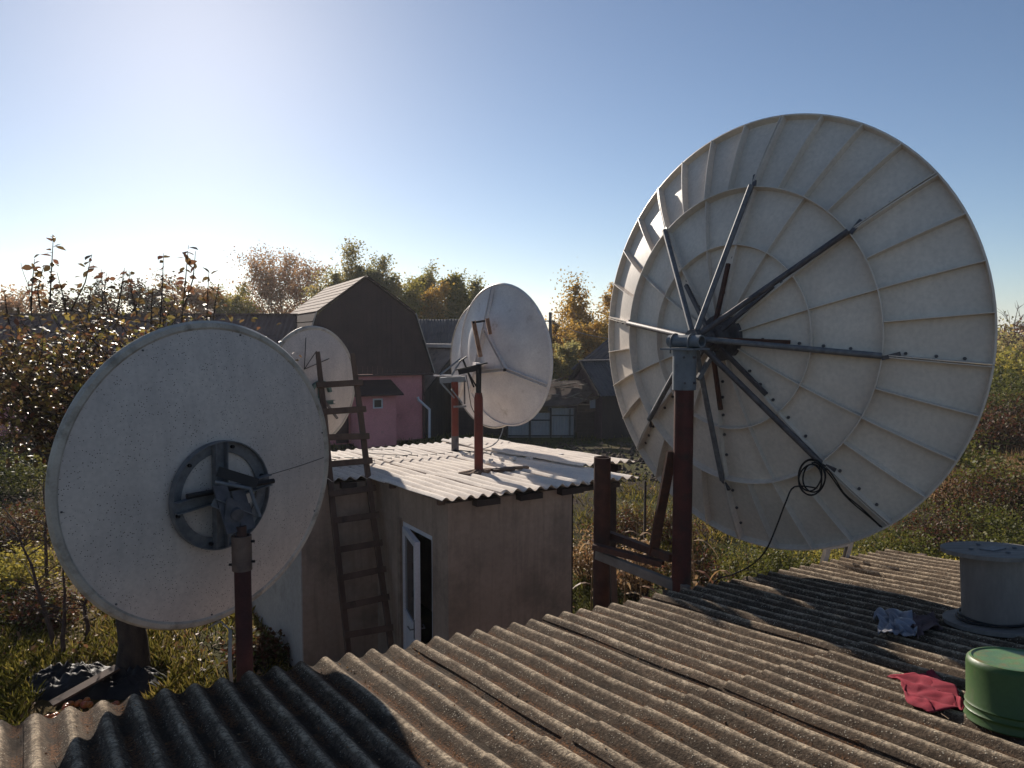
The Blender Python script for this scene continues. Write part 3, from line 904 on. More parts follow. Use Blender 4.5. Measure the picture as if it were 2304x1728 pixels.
nd, A, r, u, on, tri = shed_dish(nC, 1.08, R_(49.4), R_(2.0), (baseN[0], baseN[1], 0), 0, 'grey-backed white dish half hidden behind another dish on the far red post', MDISH, True)
pn = V(baseN[0], baseN[1], 0)
MB().path([pn + V(0, 0, -0.2), pn + V(0, 0, 3.62)], 0.058, 20).build('mast', RED_PIPE, nd, smooth=True)
MB().path([pn + V(0, 0, 2.46), pn + V(0, 0, 2.74)], 0.061, 20).build('mast_collar', DARKSTEEL, nd, smooth=True)
MB().beam(pn + V(-0.24, 0.05, 3.64), pn + V(0.20, 0.02, 3.66), 0.12, 0.09).build('cross_beam', GREYPAINT, nd)
MB().beam(pn + V(-0.34, 0.0, 3.72), pn + V(0.1, 0.0, 3.71), 0.05, 0.02).build('top_plate', MDISH, nd)
MB().beam(pn + V(-0.22, 0, 3.60), pn + V(0.0, -0.05, 3.36), 0.03, 0.02).build('brace', GREYPAINT, nd)
MB().beam(pn + V(-0.05, -0.06, 3.5), pn + V(0.12, -0.04, 3.28), 0.03, 0.02).build('brace', GREYPAINT, nd)
MB().path([pn + V(0.16, -0.05, 3.64), pn + V(0.16, -0.05, 3.26)], 0.014, 8).build('threaded_rod', DARKSTEEL, nd)
MB().path([pn + V(-0.24, 0, 3.73), tri[1] * 0.3 + tri[0] * 0.7], 0.016, 8).build('stay', GREYPAINT, nd)
MB().path([pn + V(-0.05, 0, 3.72), tri[0]], 0.016, 8).build('stay', GREYPAINT, nd)
MB().path([pn + V(-0.22, 0, 3.73), tri[1] + V(0.1, 0, 0.05)], 0.014, 8).build('stay', MDISH, nd)
MB().beam(pn + V(-0.02, -0.075, 3.22), pn + V(0.19, -0.075, 3.23), 0.02, 0.03).build('pipe_clamp', GALV, nd)
# --- dish on green bracket behind the ladder
gC = V(-3.022, 11.6, 3.60)
gA, gr, gu = frame_of(R_(-57.8), R_(1.7))
gbase = V(-2.86, 11.25, 0)
gd = thing('satellite_dish', 'small speckled grey dish with a green bracket seen past the wooden ladder', 'satellite dish', gbase, 'satellite dishes')
prof = [(0.001, 0.13)] + [(0.905 * k, 0.13 * (1 - k * k)) for k in np.linspace(0.1, 1, 10)]
shell(gd, gC, gA, gr, prof, 0.012, DISHMAT, 0.06, DISHRIM, 80)
GREENSTEEL = surf('green_grey_paint', lin(98, 122, 116), lin(76, 98, 94), 10, 0.6, 0.2, 90)
gm = gC - gA * 0.15 - V(0, 0, 0.12)
MB().lathe(gm, -gA, gr, [(0.22, 0.0), (0.22, 0.05), (0.17, 0.05), (0.17, 0.0)], 40, R_(10), R_(170), closed=True).build('bracket_arc', GREENSTEEL, gd, smooth=True)
MB().channel(gm + gu * 0.20 - gA * 0.03, gm - gu * 0.30 - gA * 0.03, 0.07, 0.05, 0.006, -gA).build('cross_bar', GREENSTEEL, gd)
MB().channel(gm - gr * 0.22 - gA * 0.05 - gu * 0.12, gm + gr * 0.26 - gA * 0.05 - gu * 0.12, 0.06, 0.05, 0.006, -gA).build('cross_bar', GREENSTEEL, gd)
MB().path([gm - gA * 0.08 - gu * 0.05, gm + gr * 0.34 - gu * 0.38 - gA * 0.03], 0.022, 10).build('actuator', DARKSTEEL, gd, smooth=True)
MB().path([gbase, V(gbase[0], gbase[1], 3.40)], 0.055, 18).build('mast', GREENSTEEL, gd, smooth=True)
MB().path([V(gbase[0], gbase[1], 3.36), gm - gA * 0.03 - gu * 0.08], 0.045, 14).build('mast_head', GREENSTEEL, gd, smooth=True)
k1, k2, k3 = gC - gA * 0.155 + gr * (-0.30) + gu * 0.28, gC - gA * 0.10 + gr * (-0.22) + gu * 0.74, gC - gA * 0.13 + gr * 0.22 + gu * 0.42
for q_ in (k2, k3, gC - gA * 0.14 + gr * (-0.05) + gu * 0.54):
    MB().path([k1, q_], 0.006, 6).build('wire', CABLE, gd)

# ------------------------------------------------------------------ spare mast on a steel and timber frame
POST = V(0.842, 7.10, 0)
fr_ = thing('pipe_post', 'short rusty open-topped pipe post bolted to a timber frame beside the red mast', 'post', POST)
MB().lathe(POST, (0, 0, 1), (1, 0, 0), [(0.066, 3.25), (0.079, 3.25), (0.079, 0.0), (0.066, 0.0)], 28, closed=True).build('pipe', RUST_PIPE, fr_, smooth=True)
b0, b1 = POST + V(0.05, 0.11, 2.50), V(POLE_B[0] - 0.06, POLE_B[1] + 0.12, 2.48)
MB().beam(b0, b1, 0.06, 0.065).build('beam', RUSTBROWN, fr_)
c0, c1 = POST + V(-0.06, -0.105, 2.36), V(POLE_B[0] + 0.04, POLE_B[1] - 0.11, 2.27)
MB().beam(c0, c1, 0.05, 0.085).build('beam', surf('grey_timber', lin(134, 126, 118), lin(104, 96, 90), 6, 0.9, 0.4, 60), fr_, bevel=0.005)
d0, d1 = POST + V(-0.09, -0.16, 2.45), POST + V(0.47, -0.53, 2.40)
MB().channel(d0, d1, 0.08, 0.05, 0.006, (0, 0, -1)).build('angle_bar', RUSTBROWN, fr_)
MB().beam(POST + V(0.08, -0.15, 2.40), POST + V(0.16, -0.40, 0.0), 0.10, 0.05, (1, 0, 0)).build('leg', WOOD, fr_)
MB().beam(V(POLE_B[0] - 0.14, POLE_B[1] - 0.10, 2.26), V(POLE_B[0] - 0.26, POLE_B[1] - 0.02, 0.0), 0.10, 0.05, (1, 0, 0)).build('leg', WOOD, fr_)
MB().beam(V(POLE_B[0] - 0.09, POLE_B[1] + 0.02, 3.42), POST + V(0.40, -0.42, 2.44), 0.085, 0.03, (0.3, -1, 0)).build('brace', RUSTBROWN, fr_)

# ------------------------------------------------------------------ things on the near roof
# cable drum
def on_roof(x, y, h=0.0):
    r_ = ray(x, y); o_ = V(0, 0, CAM_H)
    return o_ + r_ * (((F0 - o_) @ EN) / (r_ @ EN)) + EN * h
dr_c = V(3.235, 5.03, 0)
h0 = ((F0 - dr_c) @ EN) / EN[2]
drum_base = V(dr_c[0], dr_c[1], h0 + 0.028)
drum = thing('cable_drum', 'empty wooden cable drum standing on its flange at the edge of the roof', 'cable drum', drum_base)
DRUMW = surf('grey_plywood', lin(138, 132, 126), lin(112, 106, 100), 5, 0.8, 0.3, 60, stretch=(1, 4, 1))
def flange(z, name):
    m_ = MB()
    m_.lathe(drum_base + EN * z, EN, EX, [(0.035, 0), (0.31, 0), (0.31, 0.026), (0.035, 0.026)], 48, closed=True)
    return m_.build(name, DRUMW, drum, smooth=True)
flange(0.0, 'flange'); top_f = flange(0.475, 'flange')
MB().lathe(drum_base + EN * 0.027, EN, EX, [(0.195, 0), (0.195, 0.447)], 40).build('barrel', surf('drum_barrel', lin(146, 138, 130), lin(116, 108, 102), 4, 0.8, 0.25, 50, stretch=(1, 1, 0.3)), drum, smooth=True)
for k in range(4):
    t = R_(30 + 90 * k)
    c = drum_base + EN * 0.502 + 0.15 * (math.cos(t) * EX + math.sin(t) * EG)
    MB().path([c, c + EN * 0.012], 0.014, 6).build('bolt', GALV, top_f)
MB().box(drum_base + EN * 0.505, EX, EG, EN, (0.17, 0.09, 0.006)).build('centre_plate', GALV, top_f)
cablebits = MB()
pts = [drum_base + EN * (0.05 + 0.012 * math.sin(t * 1.3)) + (0.215 + 0.02 * math.sin(t * 0.6)) * (math.cos(t) * EX + math.sin(t) * EG) for t in np.linspace(0, 2 * math.pi * 2.2, 90)]
cablebits.path(pts, 0.008, 6)
o = cablebits.build('cable', CABLE, None, smooth=True)
tag(o, 'loose black cable wound at the foot of the wooden drum', 'cable')
# green bucket, upside down
bk = V(2.37, 3.50, 0)
hb = ((F0 - bk) @ EN) / EN[2]
bk_base = V(bk[0], bk[1], hb + 0.024)
bucket = thing('enamel_bucket', 'dark green enamel bucket turned upside down beside the red rag', 'bucket', bk_base)
GREEN = surf('green_enamel', lin(56, 88, 38), lin(44, 74, 32), 5, 0.48, 0.12, 60, spec=0.4, dirt=(lin(78, 84, 52), 7, 0.55, 0.8), streak=(lin(70, 72, 44), 0.35))
GREENTOP = surf('worn_green_enamel', lin(96, 130, 84), lin(80, 112, 84), 9, 0.45, 0.1, 60, dirt=(lin(128, 108, 70), 12, 0.5, 0.7))
MB().lathe(bk_base, EN, EX, [(0.212, 0.0), (0.216, 0.006), (0.213, 0.014), (0.207, 0.030), (0.207, 0.040), (0.213, 0.048), (0.206, 0.056), (0.205, 0.070), (0.211, 0.078), (0.204, 0.088), (0.200, 0.26), (0.196, 0.278), (0.186, 0.288)], 56).build('body', GREEN, bucket, smooth=True)
MB().lathe(bk_base, EN, EX, [(0.186, 0.288), (0.176, 0.290), (0.170, 0.284), (0.0, 0.284)], 56).build('base', GREENTOP, bucket, smooth=True)
for s_ in (0.95, 0.95 + math.pi):
    d = nrm(math.cos(s_) * (-EX) + math.sin(s_) * EG)
    c = bk_base + EN * 0.085 + d * 0.205
    ear = MB()
    ear.box(c + d * 0.004, np.cross(EN, d), EN, d, (0.06, 0.05, 0.008))
    ear.lathe(c + d * 0.01, d, EN, [(0.012, 0), (0.02, 0.006), (0.012, 0.014), (0.0, 0.014)], 12)
    ear.build('handle_ear', GREEN, bucket, smooth=True)
# cloths
def cloth(name, label, pts_px, mat, nx, ny, amp, seed, thick=0.004, lift=0.012):
    """crumpled sheet: bilinear patch on the roof between four photo corners, following the waves"""
    rs = np.random.default_rng(seed)
    c = [on_roof(*p) for p in pts_px]
    uv = [((p - F0) @ EX, (p - F0) @ EG) for p in c]
    ph = rs.uniform(0, 6.28, 12)
    m_ = MB(); vs_ = []
    for j in range(ny):
        for i in range(nx):
            s_, t_ = i / (nx - 1), j / (ny - 1)
            wob = 0.035 * math.sin(5 * t_ + ph[0]) * (s_ in (0, 1)) + 0.02 * math.sin(11 * s_ + ph[1])
            uu = sum(w * q[0] for w, q in zip(((1 - s_) * (1 - t_), s_ * (1 - t_), s_ * t_, (1 - s_) * t_), uv)) + wob + 0.02 * math.sin(9 * t_ + ph[2] + 4 * s_)
            vv = sum(w * q[1] for w, q in zip(((1 - s_) * (1 - t_), s_ * (1 - t_), s_ * t_, (1 - s_) * t_), uv)) + 0.02 * math.sin(8 * s_ + ph[3]) + 0.015 * math.sin(17 * s_ + 6 * t_ + ph[4])
            wv = 0.021 * math.cos(2 * math.pi * uu / 0.15)
            fold = abs(math.sin(7 * s_ + 5 * t_ + ph[5])) * abs(math.sin(3 * s_ - 9 * t_ + ph[6])) + 0.6 * abs(math.sin(15 * s_ + 4 * math.sin(6 * t_ + ph[7]))) * 0.5 + 0.35 * abs(math.sin(21 * t_ - 13 * s_ + ph[8]))
            hh = lift + 0.027 + (wv * 1.28 - 0.027) * 0.45 + amp * fold
            vs_.append(roof_pt(uu, vv, hh))
    fs_ = [(j * nx + i, j * nx + i + 1, (j + 1) * nx + i + 1, (j + 1) * nx + i) for j in range(ny - 1) for i in range(nx - 1)]
    m_.add(vs_, fs_)
    o = m_.build(name, mat)
    o.data.shade_smooth()
    so = o.modifiers.new('thickness', 'SOLIDIFY'); so.thickness = thick
    return o
REDCLOTH = surf('crimson_cloth', lin(150, 42, 58), lin(122, 34, 50), 14, 0.9, 0.5, 260, 0.002)
o = cloth('rag', '', [(1994, 1532), (2105, 1530), (2195, 1606), (2088, 1618)], REDCLOTH, 70, 50, 0.010, 3)
tag(o, 'crumpled crimson rag lying on the corrugated roof beside the green bucket', 'rag')
BAGW = surf('grey_white_plastic', lin(150, 152, 162), lin(120, 122, 132), 9, 0.4, 0.3, 60)
o = cloth('plastic_bag', '', [(1960, 1400), (2030, 1394), (2062, 1452), (2000, 1448)], BAGW, 40, 30, 0.045, 11, 0.002)
tag(o, 'crumpled whitish plastic bag lying in shadow on the roof by the drum', 'bag')
o = cloth('rag', '', [(2035, 1400), (2098, 1402), (2112, 1432), (2058, 1450)], surf('dull_brown_cloth', lin(112, 92, 92), lin(88, 74, 76), 9, 0.9, 0.3, 90), 30, 24, 0.035, 19, 0.003)
tag(o, 'dull brownish rag heaped between the plastic bag and the cable drum', 'rag')
# aluminium ladder tip over the eave
al_b = roof_pt(5.0, -0.05)
alad = thing('aluminium_ladder', 'top of an aluminium ladder rising over the far eave under the large dish', 'ladder', (al_b[0] - 0.3, al_b[1] + 0.5, 0))
ALU = surf('aluminium', lin(206, 200, 194), lin(184, 178, 172), 20, 0.45, 0.1, 100, metal=0.25, spec=0.5)
for k in (-0.17, 0.17):
    top = roof_pt(5.02 + k, 0.04, 0.27)
    bot = V(roof_pt(5.02 + k, -0.6)[0], roof_pt(5.02 + k, -0.6)[1], 0.0)
    MB().channel(bot, top, 0.035, 0.07, 0.004, EX * (-1 if k > 0 else 1)).build('rail', ALU, alad)
    MB().beam(top - nrm(top - bot) * 0.01, top + nrm(top - bot) * 0.03, 0.04, 0.075, EX).build('end_cap', surf('red_plastic_cap', lin(120, 50, 44), lin(100, 44, 40), 8), alad)
    dv = nrm(top - bot)
dv = nrm(roof_pt(5.02, 0.04, 0.27) - V(roof_pt(5.02, -0.6)[0], roof_pt(5.02, -0.6)[1], 0.0))
for i in range(8):
    c = roof_pt(5.02, 0.04, 0.27) - dv * (0.12 + 0.28 * i)
    MB().beam(c - EX * 0.168, c + EX * 0.168, 0.03, 0.03, dv).build('rung', ALU, alad)

# ------------------------------------------------------------------ bits on the shed roof
MORTAR = surf('brown_mortar', lin(150, 122, 100), lin(112, 90, 76), 9, 0.95, 0.7, 40, 0.01)
m_ = MB(); rsm = np.random.default_rng(41); NA = 22; vs_ = []
for j, f in enumerate((1.0, 0.75, 0.45, 0.0)):
    for k in range(NA):
        t = 2 * math.pi * k / NA
        rr = f * (0.20 + 0.06 * math.sin(2 * t + 1) + 0.03 * rsm.normal())
        q = sroof(1.21 + rr * math.cos(t) * 1.35, 1.41 + rr * math.sin(t), 0.0)
        vs_.append(q + V(0, 0, (-0.02, 0.050, 0.066, 0.072)[j] + 0.008 * rsm.normal()))
m_.add(vs_, [(j * NA + k, j * NA + (k + 1) % NA, (j + 1) * NA + (k + 1) % NA, (j + 1) * NA + k) for j in range(3) for k in range(NA)])
tag(m_.build('mortar_collar', MORTAR), 'crumbling brown mortar packed round the foot of the nearer red post', 'mortar')
for (a, b, L, w, rot, lab) in ((1.50, 1.28, 0.30, 0.13, 0.1, 'short dark board lying just right of the nearer red post'),
                               (1.72, 1.30, 0.34, 0.07, 0.25, 'pale batten lying right of the dark board by the red post')):
    d = nrm(SA * math.cos(rot) - SB * math.sin(rot))
    c = sroof(a, b, 0.055)
    o = MB().beam(c - d * L / 2, c + d * L / 2, w, 0.035).build('board', WOOD if w > 0.1 else MORTAR, None, bevel=0.004)
    tag(o, lab, 'board')
def lie(pts_ab, rad, name, label, mat, h=0.034):
    pts = []
    ab = np.array(pts_ab, float)
    t = np.linspace(0, len(ab) - 1, (len(ab) - 1) * 8 + 1)
    for q in t:
        i = int(min(q, len(ab) - 2)); f = q - i
        p = [ab[max(i - 1, 0)], ab[i], ab[i + 1], ab[min(i + 2, len(ab) - 1)]]
        c = 0.5 * ((2 * p[1]) + (-p[0] + p[2]) * f + (2 * p[0] - 5 * p[1] + 4 * p[2] - p[3]) * f * f + (-p[0] + 3 * p[1] - 3 * p[2] + p[3]) * f ** 3)
        pts.append(sroof(c[0], c[1], h + (c[2] if len(c) > 2 else 0)))
    o = MB().path(pts, rad, 6).build(name, mat, None, smooth=True)
    return tag(o, label, 'cable')
lie([(2.05, 3.6, 0), (1.7, 3.55, 0), (1.3, 3.6, 0), (0.9, 3.9, 0.02), (0.75, 4.4, 0.02), (1.05, 4.75, 0.01), (1.4, 4.4, 0), (1.35, 3.85, 0.0), (0.9, 3.55, 0), (0.3, 3.5, 0), (0.0, 3.9, 0)], 0.006, 'cable', 'thin dark cable looping across the far part of the pale shed roof', CABLE)
lie([(0.15, 3.9, 0.0), (-0.15, 4.4, 0.03), (-0.1, 4.6, 0.16), (0.0, 4.62, 0.24), (0.02, 4.6, 0.14), (-0.1, 4.5, 0.02), (0.25, 4.2, 0), (0.5, 3.9, 0)], 0.009, 'cable', 'pale cable loop standing up on the shed roof behind the ladder', WHITECABLE)
lie([(2.02, 3.7, 0.01), (2.2, 3.45, 0.0), (2.3, 3.2, 0), (2.25, 2.9, 0)], 0.014, 'cable', 'thick dark hose curving from the far post over the shed roof', CABLE)
lie([(1.9, 3.2, 0.0), (2.3, 3.35, 0.03), (2.62, 3.4, 0.10), (2.85, 3.55, 0.30), (2.95, 3.7, 0.55)], 0.008, 'cable', 'white cable rising from the shed roof to the lower rim of a dish', WHITECABLE)
FOAM = surf('white_foam', lin(226, 220, 212), lin(204, 198, 190), 9, 0.9, 0.4, 60)
for i in range(9):
    a, b = 1.75 + 0.16 * i * random.uniform(0.85, 1.1), 2.15 + random.uniform(-0.18, 0.18)
    m_ = MB()
    s_ = random.uniform(0.03, 0.06)
    d = nrm(SA + SB * random.uniform(-1, 1))
    m_.prism([sroof(a, b, 0.03) + d * s_ * math.cos(t) * random.uniform(0.7, 1.3) + np.cross(SN, d) * s_ * 0.7 * math.sin(t) for t in np.linspace(0, 5.3, 6)], SN * random.uniform(0.025, 0.05))
    tag(m_.build('foam_lump', FOAM), 'pale broken foam lump lying behind the nearer red post on the shed roof', 'debris', 'foam lumps on the shed roof')

# ------------------------------------------------------------------ far buildings
UPZ = V(0, 0, 1)
def corr_sheet(parent, p, along, down, w, L, mat, name='roof_sheet', pitch=0.15, amp=0.022, flat=False):
    """one profiled sheet: w along the eave, L down the slope, waves run down the slope"""
    n_ = nrm(np.cross(down, along)); n_ = n_ if n_[2] > 0 or abs(n_[2]) < 0.05 else -n_
    nw = max(1, int(round(w / pitch)))
    seg = 4
    N = nw * seg + 1
    vs_, fs_ = [], []
    for k in range(2):
        for i in range(N):
            x = w * i / (N - 1)
            h = amp * math.cos(2 * math.pi * i / seg)
            vs_ += [p + along * x + n_ * (h - 0.008 * k), p + along * x + down * L + n_ * (h - 0.008 * k)]
    for i in range(N - 1):
        a = 2 * i
        fs_ += [(a, a + 1, a + 3, a + 2), (2 * N + a + 2, 2 * N + a + 3, 2 * N + a + 1, 2 * N + a)]
        fs_ += [(a + 1, 2 * N + a + 1, 2 * N + a + 3, a + 3), (a, a + 2, 2 * N + a + 2, 2 * N + a)]
    return MB().add(vs_, fs_).build(name, mat, parent)
def corr_slope(parent, p, along, L_along, down, L_down, mat, sheet_w=1.05, rows=1):
    along, down = nrm(along), nrm(down)
    k = max(1, int(round(L_along / sheet_w)))
    w = L_along / k
    n_ = nrm(np.cross(down, along)); n_ = n_ if n_[2] > 0 else -n_
    for i in range(k):
        for r in range(rows):
            lr_ = L_down / rows
            corr_sheet(parent, p + along * (w * i) + down * (lr_ * r) + n_ * (0.012 * (i % 2) + 0.02 * (rows - r)), along, down, w + 0.04, lr_ + (0.08 if r < rows - 1 else 0), mat)
def plank_wall(parent, p, along, L, up, H, mat, horizontal=False, w=0.16, t=0.03, name='plank', rnd=None, topf=None):
    """separate boards with open joints; topf(x) cuts vertical boards to a gable"""
    rs = rnd or random
    along, up = nrm(along), nrm(up)
    nrm_ = nrm(np.cross(along, up))
    if horizontal:
        k = int(H / w)
        for i in range(k):
            c = p + up * (w * (i + 0.5)) + along * L / 2 + nrm_ * rs.uniform(-0.008, 0.008)
            MB().box(c, along, up, nrm_, (L * rs.uniform(0.985, 1.0), w - 0.012, t)).build(name, mat, parent)
    else:
        k = int(round(L / w))
        ww = L / k
        for i in range(k):
            x0, x1 = ww * i + 0.006, ww * (i + 1) - 0.006
            h0, h1 = (topf(x0), topf(x1)) if topf else (H, H)
            q = p + nrm_ * rs.uniform(-0.008, 0.008)
            MB().prism([q + along * x0, q + along * x1, q + along * x1 + up * h1, q + along * x0 + up * h0], nrm_ * t).build(name, mat, parent)

# --- gambrel house
ga_b = R_(-23.6)
Ha, Hb = V(math.cos(ga_b), -math.sin(ga_b), 0), V(math.sin(ga_b), math.cos(ga_b), 0)
H0 = V(-5.84, 31.0, 0)
def hp(a, b, z):
    return H0 + Ha * a + Hb * b + V(0, 0, z)
house = thing('gambrel_house', 'pink walled house with a brown clad gambrel gable and sunlit roof slope', 'house', H0)
HLEN = 8.5
zp, zb, ze, wb, we = 6.64, 5.2, 2.75, 1.95, 2.75
def gable_top(x):
    x = abs(x)
    return zp - (zp - zb) * x / wb if x < wb else zb - (zb - ze) * (x - wb) / (we - wb)
m_ = MB()
step = 0.10
x = -we + 0.06
i = 0
while x < we - 0.08:
    x1 = min(x + step, we - 0.06)
    d = 0.02 * (i % 2)
    m_.prism([hp(x, -0.02 - d, ze), hp(x1, -0.02 - d, ze), hp(x1, -0.02 - d, gable_top(x1) - 0.03), hp(x, -0.02 - d, gable_top(x) - 0.03)], Hb * 0.015)
    x = x1; i += 1
m_.build('gable_cladding', BROWNCLAD, house)
MB().prism([hp(-2.3, 0, -0.1), hp(2.3, 0, -0.1), hp(2.3, 0, ze - 0.01), hp(-2.3, 0, ze - 0.01)], Hb * HLEN).build('wall', PINK, house)
MB().box(hp(0, -0.12, ze - 0.035), Ha, Hb, UPZ, (2 * we - 0.1, 0.26, 0.06)).build('soffit', BROWNCLAD, house)
def roof_strip(parent, a0, z0, a1, z1, n, mat, name='roof_strip'):
    p0, p1 = V(a0, z0), V(a1, z1)
    out = nrm(V(-(z1 - z0), (a1 - a0)))
    if out[1] < 0: out = -out
    MB().prism([hp(p0[0], -0.15, p0[1]), hp(p1[0], -0.15, p1[1]), hp(p1[0] + out[0] * 0.02, -0.15, p1[1] + out[1] * 0.02), hp(p0[0] + out[0] * 0.02, -0.15, p0[1] + out[1] * 0.02)], Hb * (HLEN + 0.28)).build('gap_shade_sheet', DARKWOOD, parent)  # dark sheet added so the gaps read as shade lines between strips
    for i in range(n):
        q0, q1 = p0 + (p1 - p0) * (i + 0.10) / n, p0 + (p1 - p0) * (i + 1) / n
        u0, u1 = q0 + out * 0.075, q1 + out * 0.085
        MB().prism([hp(u0[0], -0.16, u0[1]), hp(u1[0], -0.16, u1[1]), hp(u1[0] - out[0] * 0.06, -0.16, u1[1] - out[1] * 0.06), hp(u0[0] - out[0] * 0.05, -0.16, u0[1] - out[1] * 0.05)], Hb * (HLEN + 0.3)).build(name, mat, parent)
LITROOF = surf('sunlit_brown_metal_tile', lin(132, 110, 98), lin(112, 92, 82), 1.2, 0.85, 0.05, 40, spec=0.1)  # paler copy of the brown tile, sunlight on the upper slopes painted in
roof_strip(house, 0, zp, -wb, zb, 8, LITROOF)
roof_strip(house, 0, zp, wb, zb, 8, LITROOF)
roof_strip(house, -wb, zb, -we, ze, 7, BROWNROOF)
roof_strip(house, wb, zb, we, ze, 7, BROWNROOF)
for sgn in (-1, 1):
    TRIM = surf('pale_verge_trim', lin(190, 176, 166), lin(170, 156, 148), 3, 0.5)
    MB().beam(hp(sgn * (wb + 0.05), -0.185, zb + 0.03), hp(sgn * (we + 0.04), -0.185, ze + 0.02), 0.03, 0.05, Hb).build('verge_trim', TRIM, house)
    MB().beam(hp(0, -0.18, zp + 0.06), hp(sgn * (wb + 0.03), -0.18, zb + 0.06), 0.03, 0.05, Hb).build('verge_trim', BROWNROOF, house)
MB().beam(hp(2.34, -0.05, 0), hp(2.34, -0.05, ze - 0.08), 0.09, 0.09, Hb).build('downpipe', surf('dark_red_pipe', lin(84, 46, 46), lin(70, 40, 40), 5, 0.5), house)
# annex
MB().prism([hp(-0.70, -1.6, -0.1), hp(0.75, -1.6, -0.1), hp(0.75, -1.6, 2.1), hp(-0.70, -1.6, 2.1)], Hb * 1.595).build('annex_wall', PINK, house)
MB().prism([hp(-1.05, -2.0, 2.02), hp(-1.05, -2.0, 2.07), hp(-1.05, -0.03, 2.52), hp(-1.05, -0.03, 2.47)], Ha * 2.0).build('annex_roof', BROWNROOF, house)
win = MB()
wc = hp(0.02, -1.62, 1.70)
for s_ in (-1, 1):
    win.box(wc + Ha * s_ * 0.165, Ha, Hb, UPZ, (0.05, 0.05, 0.38)); win.box(wc + UPZ * s_ * 0.165, Ha, Hb, UPZ, (0.279, 0.05, 0.05))
wo = win.build('window', WHITEPVC, house)
MB().box(wc + Hb * 0.012, Ha, Hb, UPZ, (0.28, 0.01, 0.28)).build('pane', GLASS, wo)
MB().box(hp(-1.05, -0.05, 1.0), Ha, Hb, UPZ, (0.5, 0.06, 1.95)).build('door', BROWNCLAD, house)
# --- long pink wing with brown roof
wing = thing('pink_wing', 'long low pink house wing under a dark brown metal roof behind the apple tree', 'house', (-16.5, 33.5, 0))
MB().prism([V(-25, 31.7, -0.1), V(-9.6, 31.7, -0.1), V(-9.6, 31.7, 2.3), V(-25, 31.7, 2.3)], V(0, 6.4, 0)).build('wall', PINK, wing)
WINGROOF = surf('wing_roof_metal', lin(120, 94, 86), lin(98, 76, 72), 1.0, 0.6, 0.1, 30)
dn_ = nrm(V(0, -3.75, -3.1)); k = 12
for i in range(k):
    x0 = -25.3 + 15.9 * i / k
    corr_sheet(wing, V(x0, 35.0, 5.25 + 0.01 * (i % 2)), V(1, 0, 0), dn_, 15.9 / k + 0.05, 4.85, WINGROOF, 'roof_sheet', 0.22, 0.016)
    corr_sheet(wing, V(x0, 35.0, 5.25 + 0.01 * (i % 2)), V(1, 0, 0), nrm(V(0, 3.75, -3.1)), 15.9 / k + 0.05, 4.85, WINGROOF, 'roof_sheet', 0.22, 0.016)
MB().box(V(-17.35, 35.0, 5.27), (1, 0, 0), (0, 1, 0), UPZ, (15.9, 0.3, 0.05)).build('ridge_cap', WINGROOF, wing)
for xw in (-19.5, -13.2):
    win = MB(); wc = V(xw, 31.68, 1.55)
    for s_ in (-1, 1):
        win.box(wc + V(s_ * 0.38, 0, 0), (1, 0, 0), (0, 1, 0), UPZ, (0.06, 0.06, 0.40)); win.box(wc + V(0, 0, s_ * 0.17), (1, 0, 0), (0, 1, 0), UPZ, (0.699, 0.06, 0.06))
    wo = win.build('window', WHITEPVC, wing)
    MB().box(wc + V(0, 0.012, 0), (1, 0, 0), (0, 1, 0), UPZ, (0.7, 0.01, 0.28)).build('pane', GLASS, wo)
# --- barn with brown slate roof, right of the gambrel house
R0 = V(-2.535, 34.0, 3.75); rd = nrm(V(-0.83, 0.56, 0)); sd = nrm(V(-1.35, -2.0, -1.9))
barn = thing('barn', 'dark timber barn with brown corrugated roof and a bright ridge cap', 'barn', (R0[0], R0[1], 0))
corr_slope(barn, R0 + V(0, 0, 0) - rd * 0.25, rd, 2.2, sd, 3.07, SLATEBROWN, 1.05, 2)
sd2 = nrm(V(1.35, 2.0, -1.9))
corr_slope(barn, R0 - rd * 0.25, rd, 2.2, sd2, 3.07, SLATEBROWN, 1.05, 2)
MB().beam(R0 - rd * 0.3 + V(0, 0, 0.10), R0 + rd * 1.9 + V(0, 0, 0.10), 0.5, 0.16).build('ridge_cap', surf('sunlit_galvanised_ridge', lin(226, 218, 212), lin(206, 198, 192), 3, 0.6), barn)  # sunlight on the cap is put into its near-white colour
hs = nrm(V(-1.35, -2.0, 0)); gx = 2.3
gtop = lambda x: (3.70 - 0.787 * abs(x - gx)) + 0.1
plank_wall(barn, R0 + hs * gx - V(0, 0, 3.9), -hs, 2 * gx, UPZ, 3, DARKWOOD, False, 0.18, 0.03, 'plank', None, gtop)
MB().prism([R0 + hs * 2.25 + V(0, 0, -3.9), R0 + hs * 2.25 + rd * 1.2 + V(0, 0, -3.9), R0 + hs * 2.25 + rd * 1.2 + V(0, 0, -1.85), R0 + hs * 2.25 + V(0, 0, -1.85)], -hs * 0.1).build('wall', DARKWOOD, barn)
MB().beam(R0 - rd * 0.30 + V(0, 0, 0.02), R0 - rd * 0.30 + sd * 3.07, 0.03, 0.12, V(0, 0, 1)).build('verge_board', DARKWOOD, barn)
pp = R0 + hs * 2.9
dpipe = MB()
q0 = at(940, 893, 31.4)
dpipe.path([q0, q0 + V(0.03, 0, -0.12), at(966, 921, 31.4), at(966, 985, 31.4)], 0.055, 10)
dpipe.build('downpipe', WHITEPVC, barn, smooth=True)
